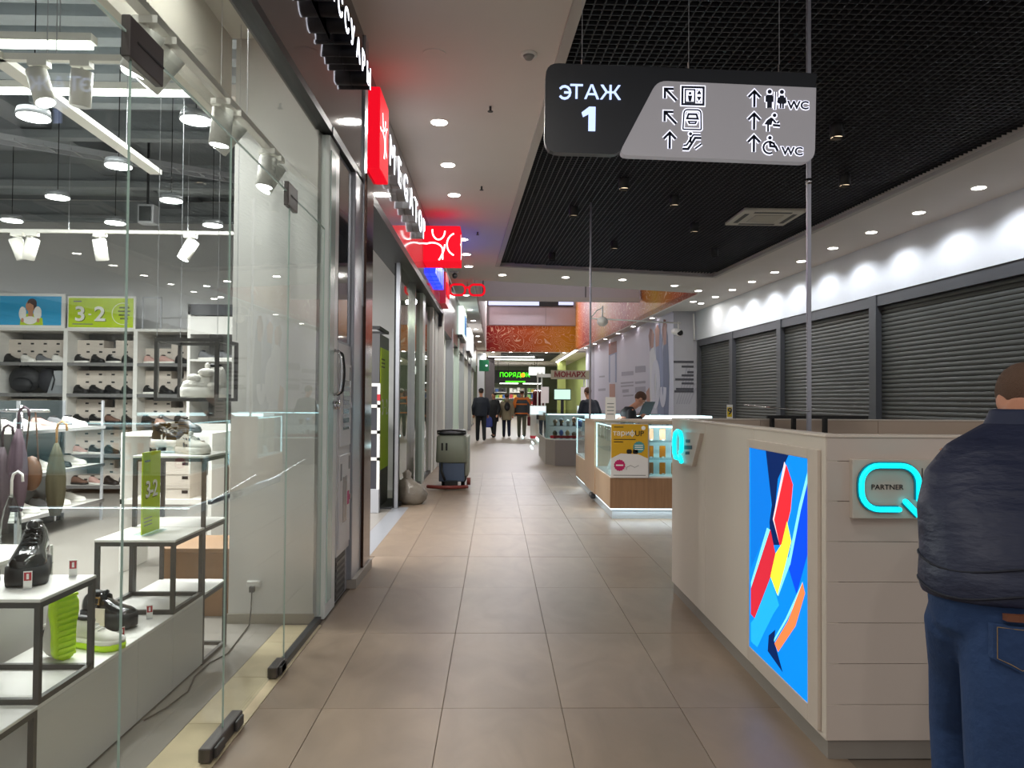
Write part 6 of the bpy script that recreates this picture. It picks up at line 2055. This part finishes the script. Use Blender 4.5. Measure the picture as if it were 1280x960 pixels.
for k in range(5):
    MB().loft([[(2.02 + .12 * k + r * .3 * math.cos(a), 40 + r * math.sin(a), z) for a in [2 * PI * i / 8 for i in range(8)]] for z, r in ((.7, .26), (1.5, .22), (1.8, .2), (1.9, .04))]).build('garment', mat('wine cloth', '#6d2430', .8), ck, True)
for x in (2.0, 2.6):
    MB().cyl((x, 40, 0), (x, 40, 1.9), .02, n=8).build('post', CHROME, ck)
# ================================================================ PEOPLE
SKIN = mat('skin', '#b98268', .55, var=.06, scale=12)
HAIRD = mat('dark cropped hair', '#3c2c24', .8, bump=.5, bscale=160)
HAIRB = mat('brown hair', '#54392a', .8, bump=.5, bscale=120)


def xf(origin, rz, s=1.0):
    return Matrix.Translation(Vector(origin)) @ Matrix.Rotation(rz, 4, 'Z') @ Matrix.Scale(s, 4)


def rings_of(spec, n=20, tilt=0):
    return [[(cx + rx * math.cos(a), cy + ry * math.sin(a), cz) for a in [2 * PI * i / n for i in range(n)]] for cx, cy, cz, rx, ry in spec]


def add_head(mb, c, pitch=0.0, turn=0.0, s=1.0):
    """skull, jaw, nose, ears; c is the centre of the skull, facing +Y turned by turn"""
    R = Matrix.Rotation(turn, 3, 'Z') @ Matrix.Rotation(-pitch, 3, 'X')
    c = Vector(c)
    e = R.to_euler()
    P = lambda x, y, z: c + R @ (Vector((x, y, z)) * s)
    mb.ell(P(0, 0, .02), (.077 * s, .098 * s, .098 * s), 16, 12, e)
    mb.ell(P(0, .03, -.055), (.058 * s, .068 * s, .07 * s), 14, 10, e)
    mb.ell(P(0, .098, -.03), (.013 * s, .02 * s, .022 * s), 8, 6, e)
    mb.ell(P(0, .085, .012), (.05 * s, .018 * s, .012 * s), 10, 6, e)
    mb.ell(P(0, .082, -.072), (.026 * s, .014 * s, .010 * s), 8, 6, e)
    for q in (-1, 1):
        mb.ell(P(q * .079, -.008, -.012), (.010 * s, .02 * s, .032 * s), 8, 8, e)
    return P, e


def add_hand(mb, w, d, side, up=Vector((0, 0, 1)), s=1.0, curl=.5):
    """palm and five fingers from wrist w along d"""
    w, d = Vector(w), Vector(d).normalized()
    sd = d.cross(up).normalized() * side
    nn = sd.cross(d).normalized()
    mb.limb([w, w + d * .045 * s, w + d * .085 * s], [.026 * s, .034 * s, .034 * s], 8)
    for k, (off, L) in enumerate(((-.028, .062), (-.010, .075), (.010, .07), (.027, .055))):
        a = w + d * .088 * s + sd * off * s
        b = a + (d * .9 - nn * .35 * curl) * L * .5 * s
        c = b + (d * .55 - nn * .8 * curl) * L * .5 * s
        mb.limb([a, b, c], [.0105 * s, .0095 * s, .008 * s], 7)
    a = w + d * .03 * s - sd * .028 * s
    b = a + (d * .7 - sd * .7 - nn * .2) * .038 * s
    mb.limb([a, b, b + (d * .9 - nn * .4) * .03 * s], [.012 * s, .011 * s, .009 * s], 7)


def face_parts(t, P, e, hairm, s, cap=None, hair=True, long=False):
    if hair:
        h = MB()
        h.ell(P(0, -.012, .034), (.083 * s, .102 * s, .098 * s), 16, 12, e)
        if long:
            h.ell(P(0, -.06, -.06), (.075 * s, .05 * s, .11 * s), 14, 10, e)
        h.build('hair', hairm, t, True)
    for q in (-1, 1):
        MB().ell(P(q * .03, .087, -.005), (.012 * s, .008 * s, .007 * s), 8, 6, e).build('eye', WTX, t, True)
    MB().ell(P(0, .093, -.075), (.022 * s, .006 * s, .005 * s), 8, 6, e).build('mouth', mat('lips', '#9a5b50', .5), t, True)
    if cap is not None:
        k = MB()
        k.ell(P(0, -.005, .06), (.089 * s, .108 * s, .075 * s), 16, 10, e)
        k.build('cap', cap, t, True)
        MB().ell(P(0, .105, .05), (.07 * s, .06 * s, .012 * s), 14, 6, e).build('cap_peak', cap, t, True)


def walker(label, x, y, H, face, jacket, trousers, stride=.22, cap=None, hairm=None, long=False, hem=.78, arm_fwd=(.1, -.1), hood=None, belt=None, bulk=1.0, lean=0.0, head_turn=0.0, head_pitch=0.1, vox=.012, bend=(0, 0), arms=None):
    s = H / 1.75
    t = thing('person', label, 'person', (x, y, 0))
    Mx = xf((x, y, 0), face, s)
    bx, by = bend                                   # shift of the shoulders from the hips
    hip, sh = Vector((0, 0, .92)), Vector((bx, by, 1.42 - .35 * by))
    L_, R_ = -1, 1
    legs = {}
    for q, f in ((L_, stride), (R_, -stride)):
        legs[q] = [Vector((q * .09, 0, .90)), Vector((q * .10, f * .55 + .03, .49)), Vector((q * .10, f - (.05 if f < 0 else 0), .10 if f >= 0 else .13))]
    if arms is None:
        arms = {}
        for q, f in zip((L_, R_), arm_fwd):
            arms[q] = [sh + Vector((q * .19, 0, -.01)), sh + Vector((q * .255, f * .4 - .02, -.28)), sh + Vector((q * .25, f + .05, -.52))]
    else:
        arms = {q: [sh + Vector((q * .19, 0, -.01))] + [Vector(p) for p in arms[q]] for q in (L_, R_)}
    mid = (hip + sh) / 2
    hc = sh + Vector((bx * .4, .02 + by * .45, .235 - .1 * abs(by)))
    b = MB()
    b.M = Mx
    b.loft(rings_of([(0, 0, .86, .15, .1), (hip.x, hip.y, .98, .145, .1), (mid.x, mid.y, mid.z, .145, .1), (sh.x, sh.y, sh.z - .08, .17, .1), (sh.x, sh.y, sh.z + .03, .08, .06)]))
    b.limb([sh, hc - Vector((0, .01, .06))], [.06, .052], 10)
    for q in (L_, R_):
        b.limb(legs[q], [.08, .055, .042], 10)
        b.limb([legs[q][2], legs[q][2] + Vector((0, .12, -.05))], [.042, .035], 8)
        b.limb(arms[q], [.05, .042, .03], 8)
        add_hand(b, arms[q][2], arms[q][2] - arms[q][1], q)
    P0, e = add_head(b, hc, head_pitch, head_turn)
    b.build('body', SKIN, t, True, remesh=vox)
    P = lambda *a: Mx @ P0(*a)
    e2 = (Mx.to_3x3().normalized() @ e.to_matrix()).to_euler()
    face_parts(t, P, e2, hairm or HAIRD, s, cap, True, long)
    j = MB()
    j.M = Mx
    k = bulk
    j.loft(rings_of([(0, 0, hem, .185 * k, .14 * k), (hip.x, hip.y, max(hem + .06, .95), .185 * k, .145 * k), (mid.x, mid.y, mid.z, .19 * k, .145 * k), (sh.x, sh.y, sh.z - .12, .205 * k, .135 * k), (sh.x, sh.y, sh.z - .01, .17 * k, .11), (sh.x, sh.y + .01, sh.z + .07, .075, .07)]))
    for q in (L_, R_):
        j.limb([arms[q][0] - Vector((q * .02, 0, .02)), arms[q][1], arms[q][2] + (arms[q][1] - arms[q][2]) * .06], [.078 * k, .064 * k, .052], 10)
    if hood is not None:
        j.ell(sh + Vector((0, -.09, .07)), (.12, .08, .08), 12, 8)
    j.build('jacket', jacket, t, True, remesh=.014)
    tr = MB()
    tr.M = Mx
    tr.ell((0, 0, .92), (.165, .125, .14), 16, 10)
    for q in (L_, R_):
        tr.limb([legs[q][0], legs[q][1], legs[q][2] + Vector((0, 0, -.02))], [.1, .075, .062], 12)
    tr.build('trousers', trousers, t, True, remesh=.014)
    for q in (L_, R_):
        so_ = MB()
        so_.M = Mx
        a = legs[q][2]
        so_.ell((a.x, a.y + .06, max(.035, a.z - .06)), (.05, .135, .042), 12, 8)
        so_.ell((a.x, a.y, a.z - .02), (.05, .06, .06), 10, 8)
        so_.build('shoe', BLK_L, t, True)
    if belt is not None:
        for z, m in belt:
            bb = MB()
            bb.M = Mx
            bb.loft(rings_of([(mid.x * .6, 0, z, .2 * k, .153 * k), (mid.x * .6, 0, z + .05, .2 * k, .153 * k)]))
            bb.build('reflective_band', m, t, True)
    return t, Mx


NAVYJ = mat('navy quilted cloth', '#1a2038', .55, var=.12, scale=5, bump=.8, bscale=9, stretch=(.7, 1, 2.2))
JEAN = mat('blue denim', '#1f3a63', .8, var=.22, scale=9, bump=.25, bscale=30)
DKJ = mat('dark navy cloth', '#1a1e2b', .8)
BLKC = mat('black cloth', '#131317', .8)
BEIGE = mat('beige puffer cloth', '#8d8069', .8, bump=.5, bscale=20)
GREYV = mat('grey work cloth', '#3d4248', .8)
OLIVE = mat('olive grey cloth', '#5c5a4c', .85)
ORNG = mat('orange cloth', '#d9762a', .6)

f1 = atZ(601, 551.5, 0)
walker('man in dark navy jacket and black cap walking away, leftmost of the group', f1.x, f1.y, 1.79, .12, DKJ, mat('black trousers', '#15161c', .85), .10, cap=BLKC, hem=.84, bulk=1.12, arm_fwd=(.02, .08))
f2 = atZ(617, 546.5, 0)
walker('person in black coat facing the camera behind the man in navy', f2.x, f2.y, 1.68, PI - .5, BLKC, BLKC, .12, hairm=HAIRD, hem=.62, bulk=1.12)
f3 = atZ(633, 546.5, 0)
walker('woman in hooded beige puffer jacket with dark leggings walking away', f3.x, f3.y, 1.64, .05, BEIGE, mat('navy leggings', '#161b35', .8), .10, hairm=HAIRB, hem=.70, hood=1, bulk=1.16)
f4 = atZ(652, 546.5, 0)
walker('worker in grey jacket with orange shoulders and pale hat walking away', f4.x, f4.y, 1.80, -.05, GREYV, OLIVE, .14, cap=mat('pale hat', '#d5d2cc', .7), hem=.80, bulk=1.25, belt=((.86, ORNG), (1.20, ORNG)))
w4 = bpy.data.objects['person.003']
k = 1.80 / 1.75
m = MB()
m.M = xf((f4.x, f4.y, 0), -.05, k)
m.ell((0, -.0, 1.41), (.225, .15, .07), 16, 8)
for q in (-1, 1):
    m.limb([(q * .2, 0, 1.40), (q * .268, -.02, 1.16)], [.104, .09], 10)
m.build('orange_yoke', ORNG, w4, True, remesh=.014)
bpk = thing('backpack', 'small black backpack on the back of the woman in beige', 'backpack', (f3.x, f3.y - .17, 1.2))
m = MB()
m.ell((f3.x + .02, f3.y - .21, 1.17), (.11, .07, .17), 12, 10)
m.build('body', BLKC, bpk, True)
MB().ell((f3.x + .02, f3.y - .27, 1.11), (.08, .03, .09), 10, 8).build('pocket', NYL, bpk, True)
cb = thing('carrier_bag', 'blue carrier bag held by the person in the black coat', 'bag', (f2.x - .25, f2.y - .12, .4))
m = MB()
cx, cy = f2.x - .22, f2.y - .22
m.loft([[(cx + rx * math.cos(a), cy + .06 * math.sin(a), z) for a in [2 * PI * i / 14 for i in range(14)]] for z, rx in ((.38, .10), (.42, .17), (.6, .18), (.74, .15), (.80, .06))])
m.build('sack', mat('blue bag film', '#39448f', .35, var=.4, scale=6), cb, True)
MB().tube([(cx - .05, cy, .78), (cx - .03, cy, .88), (cx + .03, cy, .88), (cx + .05, cy, .78)], .008, 6).build('handle', mat('blue bag film'), cb, True)
rbg = thing('shopping_bag', 'dark red shopping bag in the hand of the orange shouldered worker', 'bag', (f4.x + .3, f4.y, .4))
box('sack', (f4.x + .22, f4.x + .36, f4.y - .06, f4.y + .14, .44, .78), mat('wine cloth'), rbg, .02)
MB().tube([(f4.x + .29, f4.y - .02, .78), (f4.x + .28, f4.y, .86), (f4.x + .28, f4.y + .06, .86), (f4.x + .29, f4.y + .08, .78)], .008, 6).build('handle', BLKC, rbg, True)

# the man bent over the laptop and the one behind him
m1 = walker('man in black jumper bent over a laptop behind the lit counter', 1.80, 11.85 + .5, 1.74, -PI / 2 + .15, BLKC, mat('black trousers'), .05, hairm=HAIRB, head_pitch=.75, hem=.85, bend=(0, .40), bulk=1.0,
            arms={-1: [(-.24, .36, 1.02), (-.14, .56, 1.16)], 1: [(.24, .36, 1.02), (.14, .56, 1.16)]})
walker('man in dark navy jacket with his back bent beside the jewellery island', 2.3, 18.0, 1.76, .5, DKJ, mat('black trousers'), .06, hairm=HAIRB, head_pitch=.4, hem=.8, bend=(0, .10), bulk=1.15)

# ---- the big man at the kiosk
t = thing('person', 'man in navy jacket and blue jeans leaning over the cream kiosk, back turned', 'person', (1.38, 2.12, 0))
hc = Vector((1.735, 2.43, 1.452))
b = MB()
b.loft(rings_of([(1.42, 2.12, .80, .12, .10), (1.43, 2.13, .95, .12, .10), (1.49, 2.18, 1.12, .16, .12), (1.59, 2.28, 1.28, .2, .10), (1.64, 2.33, 1.37, .08, .07)]))
b.limb([(1.62, 2.32, 1.33), (1.70, 2.39, 1.41)], [.068, .062], 12)
RA = [Vector((1.84, 2.34, 1.27)), Vector((1.98, 2.50, 1.05)), Vector((1.80, 2.76, 1.22))]
LA = [Vector((1.44, 2.28, 1.24)), Vector((1.425, 2.34, .98)), Vector((1.60, 2.62, 1.02))]
LL = [Vector((1.345, 2.16, .84)), Vector((1.41, 2.30, .47)), Vector((1.415, 2.28, .09))]
RL = [Vector((1.395, 2.06, .84)), Vector((1.375, 2.03, .47)), Vector((1.375, 1.98, .09))]
for A_, q in ((LA, -1), (RA, 1)):
    b.limb(A_, [.055, .045, .032], 10)
    add_hand(b, A_[2], A_[2] - A_[1], q)
for A_, md in ((LL, Vector((1.392, 2.24, .66))), (RL, Vector((1.39, 2.04, .66)))):
    b.limb([A_[0], md, A_[1], A_[2]], [.07, .06, .052, .042], 10)
    b.limb([A_[2], A_[2] + Vector((.02, .13, -.05))], [.045, .038], 8)
P, e = add_head(b, hc, .55, -.25)
b.build('body', SKIN, t, True, remesh=.007)
h = MB()
h.ell(P(0, -.014, .034), (.081, .099, .094), 18, 12, e)
h.build('hair', mat('cropped brown hair', '#5a4233', .85, bump=.4, bscale=250), t, True)
for q in (-1, 1):
    MB().ell(P(q * .03, .087, -.005), (.012, .008, .007), 8, 6, e).build('eye', WTX, t, True)
    MB().tube([P(q * .083, -.012, .005), P(q * .08, .03, -.03), P(q * .06, .075, -.045)], .0022, 6).build('mask_strap', BLKC, t, True)
MB().ell(P(0, .07, -.065), (.062, .05, .052), 14, 10, e).build('face_mask', mat('black mask', '#1c1c20', .8), t, True)
j = MB()
j.loft(rings_of([(1.42, 2.115, .905, .195, .16), (1.428, 2.12, .95, .208, .17), (1.448, 2.14, 1.03, .212, .17), (1.48, 2.19, 1.14, .225, .165), (1.545, 2.25, 1.24, .235, .15), (1.60, 2.29, 1.32, .20, .125), (1.645, 2.33, 1.385, .10, .09)], 28))
for A_, q in ((LA, -1), (RA, 1)):
    j.limb([A_[0] - Vector((q * .02, 0, .012)), A_[1], A_[2] + (A_[1] - A_[2]) * .12], [.105, .085, .062], 14)
jk = j.build('jacket', NAVYJ, t, True, remesh=.010)
cl = MB()
cl.loft(rings_of([(1.63, 2.32, 1.355, .105, .095), (1.65, 2.34, 1.39, .096, .088), (1.675, 2.365, 1.43, .088, .08)], 20))
cl.build('collar', mat('navy collar cloth', '#20273f', .6), jk, True, remesh=.008)
for z, cx, cy, rx, ry in ((1.0, 1.443, 2.132, .2135, .1715), (.93, 1.426, 2.118, .2055, .1675)):
    pts = [(cx + rx * math.cos(a), cy + ry * math.sin(a), z - .055 * math.cos(a) * 0 + .012 * math.sin(3 * a)) for a in [2 * PI * i / 40 for i in range(41)]]
    MB().tube(pts, .0035, 6).build('quilt_seam', mat('navy seam', '#0f1322', .7), jk, True)
tr = MB()
tr.loft(rings_of([(1.40, 2.12, .76, .09, .10), (1.405, 2.12, .82, .15, .13), (1.41, 2.12, .89, .165, .138), (1.415, 2.12, .96, .162, .133)], 24))
tr.limb([LL[0] - Vector((0, 0, .02)), (1.392, 2.24, .66), LL[1], LL[2] + Vector((0, 0, -.02))], [.092, .082, .066, .062], 14)
tr.limb([RL[0] - Vector((0, 0, .02)), (1.39, 2.04, .66), RL[1], RL[2] + Vector((0, 0, -.02))], [.105, .102, .088, .08], 14)
tk = tr.build('jeans', JEAN, t, True, remesh=.009)
def on_seat(u, z, out):
    dx = u - 1.395
    return (u, 2.06 - .112 * math.sqrt(max(.03, 1 - (dx / .125) ** 2)) - out, z)


def seat_patch(name, u0, u1, ztop, zbot, out, m, n=6, tip=0.0):
    mb = MB()
    for k in range(n):
        a_, b_ = u0 + (u1 - u0) * k / n, u0 + (u1 - u0) * (k + 1) / n
        lo = lambda u: zbot - tip * (1 - abs(2 * (u - u0) / (u1 - u0) - 1))
        f = [on_seat(a_, lo(a_), out), on_seat(b_, lo(b_), out), on_seat(b_, ztop, out), on_seat(a_, ztop, out)]
        g = [on_seat(a_, lo(a_), out - .02), on_seat(b_, lo(b_), out - .02), on_seat(b_, ztop, out - .02), on_seat(a_, ztop, out - .02)]
        mb.add(f + g, [(0, 1, 2, 3), (4, 7, 6, 5), (0, 4, 5, 1), (1, 5, 6, 2), (2, 6, 7, 3), (3, 7, 4, 0)])
    return mb.build(name, m, tk)


seat_patch('back_pocket', 1.315, 1.435, .865, .775, .006, JEAN, tip=.03)
st_ = [on_seat(u, z, .008) for u, z in ((1.322, .86), (1.322, .778), (1.35, .766), (1.375, .752), (1.40, .766), (1.428, .778), (1.428, .86), (1.375, .858), (1.322, .86))]
MB().tube(st_, .0012, 5).build('stitching', mat('tan thread', '#8d7550', .8), tk)
seat_patch('leather_patch', 1.34, 1.41, .895, .878, .012, mat('brown leather patch', '#6b3d26', .6), 3)
for A_ in (LL, RL):
    s_ = MB()
    s_.ell((A_[2].x + .01, A_[2].y + .07, .05), (.052, .14, .05), 14, 8)
    s_.ell((A_[2].x, A_[2].y, .08), (.052, .06, .07), 12, 8)
    s_.build('shoe', BLK_L, t, True)
